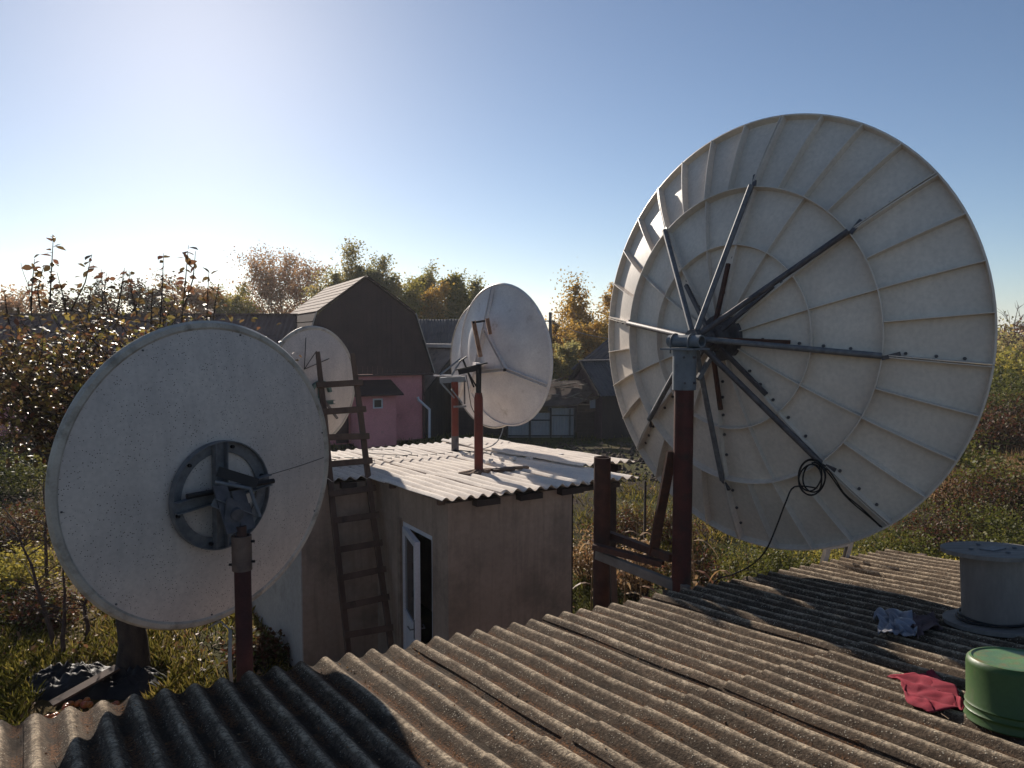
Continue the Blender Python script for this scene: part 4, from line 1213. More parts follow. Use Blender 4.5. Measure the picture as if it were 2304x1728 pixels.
# --- slate-roofed house behind it
back = thing('slate_house', 'house with a blue-grey slate roof rising behind the dark barn', 'house', (-3.2, 40, 0))
MB().prism([V(-8.5, 39.0, -0.1), V(0.5, 39.0, -0.1), V(0.5, 39.0, 3.7), V(-8.5, 39.0, 3.7)], V(0, 6, 0)).build('wall', DARKWOOD, back)
corr_slope(back, V(-8.8, 41.6, 5.12), V(1, 0, 0), 9.6, V(0, -0.86, -0.5), 3.3, SLATEBLUE, 1.05, 2)
corr_slope(back, V(-8.8, 41.6, 5.12), V(1, 0, 0), 9.6, V(0, 0.86, -0.5), 3.3, SLATEBLUE, 1.05, 2)
# --- dark timber lean-to behind the two roof dishes
lean = thing('timber_lean_to', 'dark board wall of an outhouse behind the dishes on the shed roof', 'outhouse', (-2.0, 30.0, 0))
plank_wall(lean, V(-2.6, 32.9, -0.1), V(1, 0, 0), 2.9, UPZ, 2.0, DARKWOOD, True, 0.2, 0.04)
MB().prism([V(-2.6, 32.6, 2.0), V(0.4, 32.6, 2.0), V(0.4, 32.6, 2.06), V(-2.6, 32.6, 2.06)], V(0, 2.2, 0.35)).build('roof', SLATEBROWN, lean)
# --- grey sheet fence with gate
fence = thing('sheet_metal_fence', 'grey profiled sheet fence with dark steel frame in front of the barns', 'fence', (0.6, 32.0, 0))
fx = [-0.2, 0.75, 1.62, 2.62]
for i in range(3):
    x0, x1 = fx[i] + 0.04, fx[i + 1] - 0.04
    ztop = 1.08 if i < 2 else 1.28
    for j in range(2):
        xa, xb = x0 + (x1 - x0) * j / 2, x0 + (x1 - x0) * (j + 1) / 2
        corr_sheet(fence, V(xa, 32.0, ztop), V(1, 0, 0), V(0, 0, -1), xb - xa, ztop - 0.05, FENCE, 'fence_panel', 0.12, 0.010)
    for z in (0.12, ztop - 0.30):
        MB().beam(V(x0, 31.96, z), V(x1, 31.96, z), 0.03, 0.05).build('rail', BLACKSTEEL, fence)
for x in fx:
    MB().beam(V(x, 31.96, -0.1), V(x, 31.96, 1.3), 0.06, 0.06, (0, 1, 0)).build('post', BLACKSTEEL, fence)
MB().beam(V(2.42, 31.95, 0.1), V(2.42, 31.95, 1.25), 0.04, 0.04, (0, 1, 0)).build('post', BLACKSTEEL, fence)
# --- log outhouse with sagging roof
logs = thing('log_outhouse', 'low plank outhouse with a collapsing brown roof and a pale patch board', 'outhouse', (3.6, 33.0, 0))
plank_wall(logs, V(2.75, 32.4, -0.1), V(1, 0, 0), 1.45, UPZ, 1.5, DARKWOOD, True, 0.15, 0.05)
MB().prism([V(4.2, 32.35, -0.1), V(5.4, 32.35, -0.1), V(5.4, 32.35, 1.75), V(4.2, 32.35, 1.75)], V(0, 0.3, 0)).build('stone_wall', surf('rubble_wall', lin(110, 98, 96), lin(72, 64, 66), 3, 0.95, 0.8, 8, 0.05), logs)
MB().box(V(3.62, 32.30, 1.50), (1, 0, 0.05), (0, 1, 0), (-0.05, 0, 1), (0.68, 0.03, 0.48)).build('patch_board', surf('pale_board', lin(150, 156, 168), lin(132, 138, 150), 2, 0.7), logs)
MB().box(V(3.55, 32.28, 1.18), (1, 0, 0.04), (0, 1, 0), (-0.04, 0, 1), (0.95, 0.03, 0.10)).build('patch_board', WOOD, logs)
rs = random.Random(5)
SAG = surf('decayed_roof_boards', lin(120, 98, 84), lin(84, 68, 60), 2.5, 0.95, 0.6, 20, dirt=(lin(60, 52, 40), 2, 0.5, 0.7))
MB().prism([V(0.8, 31.6, 1.35), V(2.7, 31.6, 1.42), V(4.3, 33.4, 2.35), V(1.6, 33.8, 2.25)], V(0, 0, 0.05)).build('roof', SAG, logs)
MB().prism([V(2.6, 31.9, 1.42), V(4.7, 32.1, 2.0), V(4.75, 32.3, 2.06), V(2.65, 32.1, 1.48)], V(0, 0, 0.06)).build('verge_board', WOOD, logs)
for i in range(34):
    x, y = rs.uniform(1.0, 4.0), rs.uniform(31.8, 33.4)
    z = 1.45 + (y - 31.6) * 0.5 + 0.05 * (x - 1) * 0.3
    d = nrm(V(rs.uniform(0.5, 1), rs.uniform(-0.6, 0.2), rs.uniform(-0.15, 0.25)))
    MB().beam(V(x, y, z), V(x, y, z) + d * rs.uniform(0.3, 0.9), 0.09, 0.025).build('roof_board', SAG if i % 2 else surf('grey_lath', lin(150, 138, 126), lin(120, 108, 98), 4, 0.95), logs)
# --- barn with slate roof, gable to the left
b3 = V(3.15, 33.4, 3.15)
barn3 = thing('slate_barn', 'dark boarded barn with a bluish slate roof beside the large dish mast', 'barn', (b3[0] + 1, b3[1] + 1, 0))
rd3 = nrm(V(0.94, 0.34, 0)); run3 = nrm(V(0.34, -0.94, 0))
sd3 = nrm(V(run3[0], run3[1], -0.70)); sd3b = nrm(V(-run3[0], -run3[1], -0.70))
corr_slope(barn3, b3 - rd3 * 0.2, rd3, 7.0, sd3, 2.35, SLATEBLUE, 1.05, 2)
corr_slope(barn3, b3 - rd3 * 0.2, rd3, 7.0, sd3b, 2.35, SLATEBLUE, 1.05, 2)
plank_wall(barn3, b3 - run3 * 1.75 - V(0, 0, 3.2), run3, 3.5, UPZ, 3, surf('purple_grey_boards', lin(92, 70, 72), lin(62, 48, 52), 3, 0.9, 0.4, 40, stretch=(1, 1, 0.2)), False, 0.17, 0.03, 'plank', None, lambda x: 3.1 - 0.70 * abs(x - 1.75))
MB().prism([b3 + run3 * 1.7 + V(0, 0, -3.2), b3 + run3 * 1.7 + rd3 * 6.6 + V(0, 0, -3.2), b3 + run3 * 1.7 + rd3 * 6.6 + V(0, 0, -1.26), b3 + run3 * 1.7 + V(0, 0, -1.26)], -run3 * 0.1).build('wall', DARKWOOD, barn3)
MB().beam(b3 - rd3 * 0.23 + V(0, 0, 0.05), b3 - rd3 * 0.23 + sd3 * 2.37 + V(0, 0, 0.05), 0.03, 0.12).build('verge_board', DARKWOOD, barn3)
MB().beam(b3 - rd3 * 0.25 + V(0, 0, 0.07), b3 + rd3 * 6.8 + V(0, 0, 0.07), 0.3, 0.05).build('ridge_cap', SLATEBLUE, barn3)
# --- small house far behind, brown roof
far = thing('brown_roof_cottage', 'small cottage with a pinkish brown hipped roof far behind the fence', 'house', (3.3, 47, 0))
MB().prism([V(1.9, 46, -0.1), V(4.1, 46, -0.1), V(4.1, 46, 1.75), V(1.9, 46, 1.75)], V(0, 4, 0)).build('wall', surf('pale_boards', lin(120, 104, 104), lin(96, 82, 84), 2, 0.9), far)
MB().add([V(1.5, 45.6, 1.72), V(4.4, 45.6, 1.72), V(4.4, 50.4, 1.72), V(1.5, 50.4, 1.72), V(2.3, 48, 2.62), V(3.4, 48, 2.62)], [(0, 1, 5, 4), (1, 2, 5), (2, 3, 4, 5), (3, 0, 4), (3, 2, 1, 0)]).build('roof', surf('brown_tin_roof', lin(146, 112, 100), lin(122, 94, 84), 1.0, 0.6, 0.1, 20), far)
# --- tall dark gable behind the large dish
tall = thing('tall_barn', 'tall dark boarded gable partly hidden behind the rim of the large dish', 'barn', (7.5, 38, 0))
t0_ = V(4.2, 37.5, 0)
plank_wall(tall, t0_, V(1, 0.1, 0), 6.4, UPZ, 4, DARKWOOD, False, 0.2, 0.04, 'plank', None, lambda x: 2.6 + 0.78 * min(x, 6.4 - x))
for k_, s_ in ((0, 1), (6.4, -1)):
    e_ = t0_ + nrm(V(1, 0.1, 0)) * k_ + V(0, 0, 2.6) - nrm(V(1, 0.1, 0)) * 0.3 * s_ - V(0, 0, 0.23)
    top_ = t0_ + nrm(V(1, 0.1, 0)) * 3.2 + V(0, 0, 2.6 + 0.78 * 3.2)
    d_ = nrm(V(-0.1, 1, 0))
    corr_slope(tall, top_ - d_ * 0.3, d_, 6.0, e_ - top_, np.linalg.norm(e_ - top_), SLATEBLUE, 1.05, 2)

# --- utility pole and wires
pole = thing('utility_pole', 'thin concrete utility pole with crossarm beside the yellow birches', 'utility pole', (at(1238, 760, 44)[0], 44, 0))
px_ = at(1238, 760, 44)[0]
MB().path([V(px_, 44, -0.2), V(px_, 44, 5.6)], [0.12, 0.09], 10).build('post', surf('pole_concrete', lin(120, 116, 112), lin(92, 88, 86), 3, 0.9), pole, smooth=True)
MB().beam(V(px_ - 0.6, 44, 5.1), V(px_ + 0.25, 44, 5.1), 0.06, 0.08).build('crossarm', DARKSTEEL, pole)
MB().path([V(px_ - 0.5, 44, 5.14), V(px_ - 0.5, 44, 5.3)], 0.04, 8).build('insulator', WHITEPVC, pole)
def wire(p0, p1, sag, label, r=0.012, mat=CABLE):
    pts = [V(*p0) * (1 - t) + V(*p1) * t - V(0, 0, sag * 4 * t * (1 - t)) for t in np.linspace(0, 1, 17)]
    tag(MB().path(pts, r, 5).build('overhead_wire', mat, None), label, 'wire')
wire((px_ + 0.2, 44, 5.0), at(1425, 765, 40), 0.25, 'pale overhead wire sagging in front of the yellow birches', 0.016, WHITECABLE)
wire((px_ - 0.5, 44, 5.3), at(1050, 718, 60), 0.2, 'overhead wire running left from the utility pole', 0.012)
wire(at(120, 653, 40), at(330, 658, 40), 0.05, 'upper of two overhead wires above the apple tree', 0.012)
wire(at(120, 670, 40), at(330, 671, 40), 0.05, 'lower of two overhead wires above the apple tree', 0.012)

# ------------------------------------------------------------------ vegetation
def leaves(points, size, rs, droop=0.3, elong=1.7, fold=0.25):
    """diamond leaves (4 corners) around the given points"""
    N = len(points)
    az = rs.uniform(0, 2 * np.pi, N)
    el = rs.normal(-droop, 0.55, N)
    d = np.stack([np.cos(az) * np.cos(el), np.sin(az) * np.cos(el), np.sin(el)], -1)
    rnd = rs.normal(0, 1, (N, 3))
    s_ = np.cross(d, rnd); s_ /= np.linalg.norm(s_, axis=1)[:, None] + 1e-9
    n_ = np.cross(s_, d)
    L = (size * rs.uniform(0.6, 1.3, N))[:, None]
    w = L / elong / 2 * 1.0
    p0 = points
    p1 = points + d * L * 0.5 + s_ * w + n_ * L * fold * 0.3
    p2 = points + d * L
    p3 = points + d * L * 0.5 - s_ * w + n_ * L * fold * 0.3
    return np.stack([p0, p1, p2, p3], 1)
def tree(name, label, cat, base, h, w, mat, n_leaf, leaf, rs, shape='round', crown0=0.18, trunk_r=0.14, bark=BARK, group=None, limbs=26, subs=6, spread=0.3, tintf=None, up=None):
    base = V(*base)
    t = thing(name, label, cat, base, group)
    wood = MB()
    top = base + V(rs.normal(0, 0.03) * h, rs.normal(0, 0.03) * h, h * 0.96)
    nt = 8
    tp = [base + (top - base) * i / nt + V(*(rs.normal(0, 0.012 * h, 2) * (0 < i)), 0) for i in range(nt + 1)]
    tp[0] = tp[0] - V(0, 0, 0.2)
    wood.path(tp, [trunk_r * (1 - 0.9 * i / nt) for i in range(nt + 1)], 7, cap=False)
    pts, wts = [], []
    def env(f):
        if shape == 'column':
            return w / 2 * min(1.0, (1.02 - f) * 2.2) * min(1, 0.55 + f * 1.6)
        if shape == 'cone':
            return w / 2 * (1.03 - f) ** 0.75 * min(1, 0.5 + 2 * f)
        if shape == 'bush':
            return w / 2 * math.sqrt(max(0.02, 1 - f ** 2.2))
        return w / 2 * math.sqrt(max(0.03, 1 - ((f - 0.45) / 0.58) ** 2))
    for i in range(limbs):
        f = (i + rs.uniform(0, 1)) / limbs
        z = crown0 + (1 - crown0) * f * 0.95
        k = min(nt - 1, int(z * nt)); p = tp[k] + (tp[k + 1] - tp[k]) * (z * nt - k) if z < 1 else tp[-1]
        az = i * 2.399 + rs.normal(0, 0.4)
        el = up if up is not None else {'column': 1.05, 'cone': 0.55, 'bush': 0.6, 'round': 0.6}[shape]
        el = el + rs.normal(0, 0.15)
        R = env(f) * rs.uniform(0.65, 1.12)
        Lb = R / max(0.25, math.cos(el))
        Lb = min(Lb, h * 0.55)
        d = V(math.cos(az) * math.cos(el), math.sin(az) * math.cos(el), math.sin(el))
        q = [p + d * Lb * s_ + V(0, 0, -0.06 * Lb * s_ * s_) + rs.normal(0, 0.03 * Lb, 3) * (s_ > 0) for s_ in (0, 0.35, 0.7, 1.0)]
        rb = max(0.006, trunk_r * 0.35 * (1 - 0.7 * f))
        wood.path(q, [rb, rb * 0.7, rb * 0.45, rb * 0.15], 5, cap=False)
        for j in range(subs):
            s_ = rs.uniform(0.25, 1.0)
            b0 = p + d * Lb * s_
            d2 = nrm(d + rs.normal(0, 0.65, 3) + V(0, 0, 0.25 if shape == 'column' else 0.0))
            l2 = Lb * rs.uniform(0.25, 0.5) * (1.1 - 0.4 * s_)
            wood.path([b0, b0 + d2 * l2 * 0.5, b0 + d2 * l2], [rb * 0.3, rb * 0.2, rb * 0.06], 4, cap=False)
            pts.append((b0, d2 * l2)); wts.append(l2)
    wood.build('trunk', bark, t)
    wts = np.array(wts); wts /= wts.sum()
    idx = rs.choice(len(pts), n_leaf, p=wts)
    B = np.array([p[0] for p in pts])[idx]; D = np.array([p[1] for p in pts])[idx]
    s_ = rs.uniform(0.05, 1.12, n_leaf)[:, None]
    P = B + D * s_ + rs.normal(0, 1, (n_leaf, 3)) * np.linalg.norm(D, axis=1)[:, None] * spread
    q = leaves(P, leaf, rs)
    clump = rs.uniform(0, 1, len(pts))[idx]
    tint = np.clip(0.55 * clump + 0.45 * rs.uniform(0, 1, n_leaf), 0, 1)
    o = fastmesh('crown', q, 4, mat, t, tint)
    return t
LF_POPLAR = leafmat('poplar_leaves', [lin(122, 122, 80), lin(142, 138, 88), lin(160, 146, 90), lin(182, 152, 86)], 0.6, 0.6, 0.2)
LF_GOLD = leafmat('golden_leaves', [lin(124, 112, 58), lin(160, 132, 66), lin(190, 148, 68), lin(206, 168, 88)], 0.55, 0.6, 0.2)
LF_WILLOW = leafmat('rusty_willow_leaves', [lin(128, 112, 80), lin(164, 130, 96), lin(186, 144, 108), lin(150, 136, 84)], 0.52, 0.6, 0.2)
LF_YELLOWGREEN = leafmat('yellow_green_leaves', [lin(112, 112, 56), lin(146, 136, 62), lin(176, 154, 70)], 0.55, 0.6, 0.2)
LF_APPLE = leafmat('apple_leaves', [lin(84, 70, 48), lin(110, 92, 60), lin(122, 80, 62), lin(114, 112, 62), lin(166, 138, 70)], 0.5, 0.42, 0.35)
LF_BRAMBLE = leafmat('bramble_leaves', [lin(52, 56, 28), lin(78, 62, 40), lin(96, 56, 44), lin(64, 72, 32), lin(122, 108, 56)], 0.38, 0.62, 0.2)
LF_GREEN = leafmat('green_weed_leaves', [lin(66, 70, 32), lin(92, 94, 42), lin(122, 114, 56)], 0.42, 0.6, 0.2)
LF_DRY = leafmat('dry_leaves', [lin(110, 84, 56), lin(150, 116, 78), lin(178, 148, 108), lin(120, 66, 40)], 0.4, 0.6)
LF_GRASS = leafmat('grass_blades', [lin(70, 72, 30), lin(102, 100, 42), lin(136, 122, 60), lin(152, 128, 80)], 0.45, 0.65, 0.15)
LF_FALLEN = leafmat('fallen_leaves', [lin(96, 68, 48), lin(130, 92, 62), lin(158, 120, 84), lin(104, 84, 50)], 0.25, 0.6)

def tr(x, ytop, Y, wpx, *a, **k):
    p = at(x, ytop, Y)
    return (p[0], Y, 0.0), p[2] * 0.95, wpx / F_PX * Y
# dark green columnar trees behind the gambrel house
i = 0
for (x, yt, Y, wpx, nl, mat, lab) in (
        (752, 590, 58, 70, 7000, LF_POPLAR, 'dark green bushy tree just left of the gambrel gable peak'),
        (795, 560, 60, 80, 10000, LF_POPLAR, 'tallest dark green columnar tree rising behind the gambrel gable peak'),
        (868, 576, 60, 74, 9000, LF_POPLAR, 'dark green columnar tree just right of the gambrel gable peak'),
        (950, 586, 62, 64, 9000, LF_POPLAR, 'slim dark green columnar tree over the blue-grey slate roof'),
        (1012, 586, 60, 62, 9000, LF_YELLOWGREEN, 'slim yellowish columnar tree between two darker ones over the slate roof'),
        (1062, 612, 62, 62, 8000, LF_POPLAR, 'dark green columnar tree just left of the white roof dishes'),
        (985, 640, 58, 70, 6000, LF_GOLD, 'low golden tree between the columnar trees over the slate roof'),
        (915, 640, 57, 60, 5000, LF_YELLOWGREEN, 'low yellowish tree right beside the gambrel roof edge'),
        (1102, 628, 66, 40, 3500, LF_POPLAR, 'thin tree top peeping over the upper rim of the white roof dish')):
    rs = np.random.default_rng(20 + i); i += 1
    b, h, w = tr(x, yt, Y, wpx)
    tree('poplar_tree', lab, 'tree', b, h, w, mat, int(nl * 2.0), 0.21, rs, 'column', 0.10, 0.16, BARK, 'trees behind the houses', 34, 6, 0.30)
# round rust-coloured willow and bushes
for (x, yt, Y, wpx, nl, mat, sh, lab) in (
        (622, 610, 70, 215, 11000, LF_WILLOW, 'round', 'wide rusty brown round-headed tree left of the gambrel roof'),
        (520, 655, 62, 130, 6000, LF_YELLOWGREEN, 'bush', 'yellow-green bush above the long brown roof'),
        (430, 640, 60, 150, 6500, LF_WILLOW, 'bush', 'brown bush between the apple tree shoots and the rusty tree'),
        (330, 655, 58, 150, 6000, LF_BRAMBLE, 'bush', 'dark reddish bush behind the apple tree crown'),
        (180, 672, 56, 210, 6000, LF_BRAMBLE, 'bush', 'wide dark bush behind the left part of the apple tree'),
        (20, 668, 54, 180, 6000, LF_WILLOW, 'bush', 'brown bush at the left edge behind the apple tree'),
        (700, 668, 66, 60, 2500, LF_POPLAR, 'bush', 'small dark bush beside the sunlit roof slope of the gambrel house')):
    rs = np.random.default_rng(40 + i); i += 1
    b, h, w = tr(x, yt, Y, wpx)
    tree('round_tree' if sh == 'round' else 'tall_bush', lab, 'tree' if sh == 'round' else 'bush', b, h, w, mat, int(nl * 1.9), 0.22, rs, sh, 0.12, 0.16, BARK, 'trees behind the houses', 54, 8, 0.20, up=0.8)
# golden birches
for (x, yt, Y, wpx, nl, sh, lab) in (
        (1298, 618, 52, 128, 9000, 'cone', 'golden birch standing between the white roof dish and the large dish'),
        (1388, 600, 54, 120, 8000, 'cone', 'golden birch with drooping twigs partly behind the large dish'),
        (1252, 700, 50, 60, 3500, 'bush', 'golden shrub at the foot of the utility pole'),
        (1330, 720, 48, 150, 9000, 'bush', 'broad golden thicket under the two birches'),
        (1265, 770, 46, 90, 5000, 'bush', 'dark olive bush below the golden birches behind the cottage'),
        (1440, 690, 56, 110, 4500, 'bush', 'golden shrub almost hidden behind the left rim of the large dish')):
    rs = np.random.default_rng(60 + i); i += 1
    b, h, w = tr(x, yt, Y, wpx)
    tree('birch_tree' if sh == 'cone' else 'shrub', lab, 'tree' if sh == 'cone' else 'shrub', b, h, w, LF_GOLD if 'olive' not in lab else LF_POPLAR, nl, 0.19, rs, sh, 0.10, 0.10, BIRCHBARK if sh == 'cone' else TWIG, 'golden trees', 34, 7, 0.34, up=0.95 if sh == 'cone' else 0.7)
# bare tree on the horizon, right
def bare_tree(name, label, base, h, w, rs, r0=0.12, depth=4):
    t = thing(name, label, 'tree', base, None)
    wood = MB()
    def grow(p, d, L, r, k):
        q = p + d * L
        m = p + d * L * 0.5 + rs.normal(0, 0.05 * L, 3)
        wood.path([p, m, q], [r, r * 0.8, r * 0.55], 5, cap=False)
        if k == 0: return
        for j in range(4 if k > 1 else 5):
            s_ = rs.uniform(0.35, 1.0)
            d2 = nrm(d + rs.normal(0, 0.55, 3) * V(1, 1, 0.6) * (w / h * 1.6) + V(0, 0, 0.1))
            grow(p + d * L * s_, d2, L * rs.uniform(0.45, 0.62), r * 0.5, k - 1)
    grow(V(*base), V(0, 0, 1), h * 0.52, r0, depth)
    grow(V(*base), nrm(V(0.03, 0, 1)), h * 0.8, r0 * 0.9, 2)
    wood.build('trunk', TWIG, t)
b, h, w = tr(2282, 686, 95, 60)
bare_tree('bare_tree', 'bare thin-branched tree on the horizon at the right edge', b, h, w, np.random.default_rng(3), 0.11)
b, h, w = tr(60, 660, 26, 180)
bare_tree('bare_tree', 'leafless bush with thin upright twigs behind the apple tree at the left edge', b, h, w, np.random.default_rng(4), 0.05)
# distant tree line, reads as one mass
rs = np.random.default_rng(9)
N = 26000
X = rs.uniform(-260, 260, N); Yd = rs.uniform(190, 235, N)
prof_h = 4.2 + 1.6 * np.sin(X * 0.05) + 1.2 * np.sin(X * 0.17 + 1) + 0.8 * np.sin(X * 0.6)
Z = rs.uniform(0, 1, N) ** 0.7 * prof_h
q = leaves(np.stack([X, Yd, Z], -1), 1.3, rs, 0.0)
o = fastmesh('far_woods', q, 4, LF_WILLOW, None, rs.uniform(0, 1, N))
tag(o, 'low brown wood along the horizon', 'woods', None, 'stuff')

# --- apple tree
rs = np.random.default_rng(77)
ab = V(-4.95, 9.75, 0)
apple = thing('apple_tree', 'apple tree with dark reddish autumn leaves and upright shoots behind the grey dish', 'tree', ab)
wood = MB()
trunk = [ab + V(0, 0, -0.2), ab + V(0.03, 0, 0.4), ab + V(-0.05, 0.02, 1.0), ab + V(-0.18, 0.05, 1.7), ab + V(-0.1, 0.1, 2.4)]
wood.path(trunk, [0.24, 0.175, 0.155, 0.14, 0.10], 12, cap=False)
wood.path([ab + V(-0.12, 0.02, 1.4), ab + V(-0.45, 0.1, 1.9), ab + V(-1.0, 0.2, 2.6), ab + V(-1.35, 0.2, 3.4)], [0.10, 0.09, 0.06, 0.03], 9, cap=False)
wood.path([ab + V(-0.1, 0.03, 1.6), ab + V(0.4, 0.1, 2.3), ab + V(0.9, 0.0, 3.0), ab + V(1.2, -0.1, 3.7)], [0.10, 0.08, 0.055, 0.025], 9, cap=False)
lp, lt = [], []
def branch(p0, p1, r, n):
    m = (p0 + p1) / 2 + rs.normal(0, 0.08, 3) + V(0, 0, 0.05)
    wood.path([p0, m, p1], [r, r * 0.7, r * 0.3], 6, cap=False)
    for _ in range(n):
        t = rs.uniform(0.15, 1.05)
        lp.append((p0 * (1 - t) + p1 * t) + rs.normal(0, 0.13, 3)); lt.append(rs.uniform(0, 1))
limb_pts = [trunk[-1] + V(0, 0, 0.5), ab + V(-1.0, 0.2, 2.7), ab + V(-1.3, 0.2, 3.2), ab + V(0.5, 0.1, 2.4), ab + V(1.0, 0, 3.2), ab + V(-0.1, 0.1, 2.4), ab + V(-0.15, 0.05, 1.9)]
cc = ab + V(-0.05, 0.1, 3.80)
for k in range(230):
    s_ = limb_pts[k % len(limb_pts)] + rs.normal(0, 0.15, 3)
    d_ = nrm(rs.normal(0, 1, 3)); rr_ = rs.uniform(0.45, 1.0) ** 0.5
    e_ = cc + d_ * V(1.85, 1.25, 0.80) * rr_
    if e_[2] < 3.5 and rs.uniform() < 0.3: continue
    if np.linalg.norm(e_ - s_) > 1.5: s_ = e_ + (s_ - e_) * 0.7
    branch(s_, e_, 0.014, 22)
    for _ in range(2):
        e2 = e_ + rs.normal(0, 0.26, 3) + V(0, 0, 0.05)
        branch(e_, e2, 0.006, 13)
# upright water shoots
sl = []
for (x0, y0, x1, y1, n) in ((112, 650, 120, 532, 20), (160, 660, 207, 572, 15), (70, 660, 78, 582, 22), (92, 665, 98, 600, 16), (150, 668, 128, 612, 10),
                            (232, 668, 229, 606, 11), (247, 668, 240, 615, 10), (262, 668, 280, 602, 11), (308, 668, 290, 608, 11), (300, 660, 320, 640, 6), (360, 690, 368, 570, 18), (408, 690, 424, 552, 20), (414, 650, 440, 565, 9),
                            (465, 700, 470, 612, 20), (478, 690, 492, 640, 9), (198, 676, 205, 640, 8), (20, 690, 10, 655, 8), (340, 690, 345, 640, 8)):
    Yb = 9.75 + rs.uniform(-0.35, 0.3)
    p0, p1 = at(x0, y0 + 40, Yb), at(x1, y1, Yb)
    m = (p0 + p1) / 2 + V(rs.normal(0, 0.03), 0, 0)
    wood.path([p0, m, p1], [0.011, 0.008, 0.003], 5, cap=False)
    for j in range(n):
        t = 0.25 + 0.77 * j / n
        sl.append(p0 * (1 - t) + p1 * t + rs.normal(0, 0.012, 3))
wood.build('trunk', BARK, apple, smooth=True)
# leaves with six corners, slightly cupped
def big_leaves(P, L0, rs, droop=0.2):
    N = len(P)
    az = rs.uniform(0, 2 * np.pi, N); el = rs.normal(-droop, 0.5, N)
    d = np.stack([np.cos(az) * np.cos(el), np.sin(az) * np.cos(el), np.sin(el)], -1)
    up_ = np.tile(V(0, 0, 1), (N, 1)) + rs.normal(0, 0.45, (N, 3))
    s_ = np.cross(d, up_); s_ /= np.linalg.norm(s_, axis=1)[:, None] + 1e-9
    n_ = np.cross(s_, d)
    L = (L0 * rs.uniform(0.65, 1.25, N))[:, None]; w = L * rs.uniform(0.26, 0.36, N)[:, None]
    st = d * L * 0.18
    return np.stack([P + st * 0.4, P + st + d * L * 0.22 + s_ * w * 0.9 + n_ * L * 0.06, P + st + d * L * 0.55 + s_ * w + n_ * L * 0.05, P + st + d * L - n_ * L * 0.10,
                     P + st + d * L * 0.55 - s_ * w + n_ * L * 0.05, P + st + d * L * 0.22 - s_ * w * 0.9 + n_ * L * 0.06], 1)
lp = np.array(lp); lt = np.array(lt)
o = fastmesh('crown', np.concatenate([big_leaves(lp, 0.078, rs), big_leaves(np.array(sl), 0.10, rs, 0.05)]), 6, LF_APPLE, apple, np.concatenate([lt, rs.uniform(0, 0.65, len(sl))]))
# branch stubs that stick out past the grey dish to the right
rs2 = np.random.default_rng(8)

# --- saplings and thin shrubs at lower left
def sapling(label, x, y, Y, h, rs, lean=0.0, nb=14, mat=TWIG, nl=0):
    p = atz(x, y, 0.0) if Y is None else at(x, y, Y)
    p[2] = 0
    t = thing('sapling', label, 'sapling', p, 'young trees by the grey dish')
    w_ = MB()
    top = p + V(lean, 0, h)
    pts = [p + (top - p) * s_ + V(rs.normal(0, 0.02), 0, 0) for s_ in np.linspace(0, 1, 7)]
    w_.path(pts, list(np.linspace(0.035, 0.008, 7)), 7, cap=False)
    LP = []
    for k in range(nb):
        s_ = rs.uniform(0.3, 1.0)
        q = p + (top - p) * s_
        d = nrm(V(rs.normal(0, 1), rs.normal(0, 0.6), rs.uniform(0.1, 0.8)))
        L = rs.uniform(0.25, 0.6)
        q1 = q + d * L
        w_.path([q, q + d * L * 0.5 + V(0, 0, 0.02), q1], [0.010, 0.007, 0.002], 4, cap=False)
        for _ in range(4):
            s2 = rs.uniform(0.2, 1)
            d2 = nrm(d + rs.normal(0, 0.6, 3))
            w_.path([q + d * L * s2, q + d * L * s2 + d2 * 0.22], [0.004, 0.0015], 3, cap=False)
            LP.append(q + d * L * s2 + d2 * rs.uniform(0.05, 0.2))
    w_.build('trunk', mat, t)
    if nl:
        LP = np.array(LP)[rs.integers(0, len(LP), nl)] + rs.normal(0, 0.04, (nl, 3))
        fastmesh('crown', big_leaves(LP, 0.06, rs), 6, LF_BRAMBLE, t, rs.uniform(0, 1, nl))
rs = np.random.default_rng(12)
sapling('bare leaning sapling nearest the left edge below the grey dish', 122, 1455, None, 1.75, rs, -0.45, 18)
sapling('straight bare sapling beside the leaning one under the grey dish rim', 145, 1470, None, 1.3, rs, 0.03, 8)
sapling('thin upright sapling half behind the grey dish rim', 105, 1330, None, 2.0, rs, 0.05, 16, TWIG, 60)
sapling('small sapling just left of the apple tree trunk', 195, 1430, None, 0.9, rs, 0.05, 8, TWIG, 40)

# --- shrubs, brambles and weeds
def shrub(name, label, p, h, w, mat, n, leaf, rs, group, cat='shrub', stems=14):
    t = thing(name, label, cat, p, group)
    w_ = MB()
    tips = []
    for k in range(stems):
        th = rs.uniform(0, 2 * np.pi); R = w / 2 * rs.uniform(0.2, 1.0)
        e_ = V(*p) + V(math.cos(th) * R, math.sin(th) * R, h * rs.uniform(0.55, 1.0) * math.sqrt(max(0.15, 1 - (R / (w / 2)) ** 2 * 0.6)))
        b_ = V(*p) + V(math.cos(th) * R * 0.25, math.sin(th) * R * 0.25, -0.05)
        m = (b_ + e_) / 2 + V(0, 0, h * 0.12)
        w_.path([b_, m, e_], [0.012, 0.008, 0.003], 4, cap=False)
        tips.append((b_, m, e_))
    w_.build('stems', TWIG, t)
    k = rs.integers(0, stems, n); s_ = rs.uniform(0.25, 1.05, n)[:, None]
    B, M_, E_ = (np.array([x[i] for x in tips])[k] for i in range(3))
    P = (1 - s_) ** 2 * B + 2 * s_ * (1 - s_) * M_ + s_ ** 2 * E_ + rs.normal(0, 1, (n, 3)) * V(0.16, 0.16, 0.10) * w * 0.6
    P[:, 2] = np.abs(P[:, 2])
    fastmesh('foliage', leaves(P, leaf, rs), 4, mat, t, np.clip(rs.uniform(0, 1, stems)[k] * 0.5 + rs.uniform(0, 0.5, n), 0, 1))
    return t
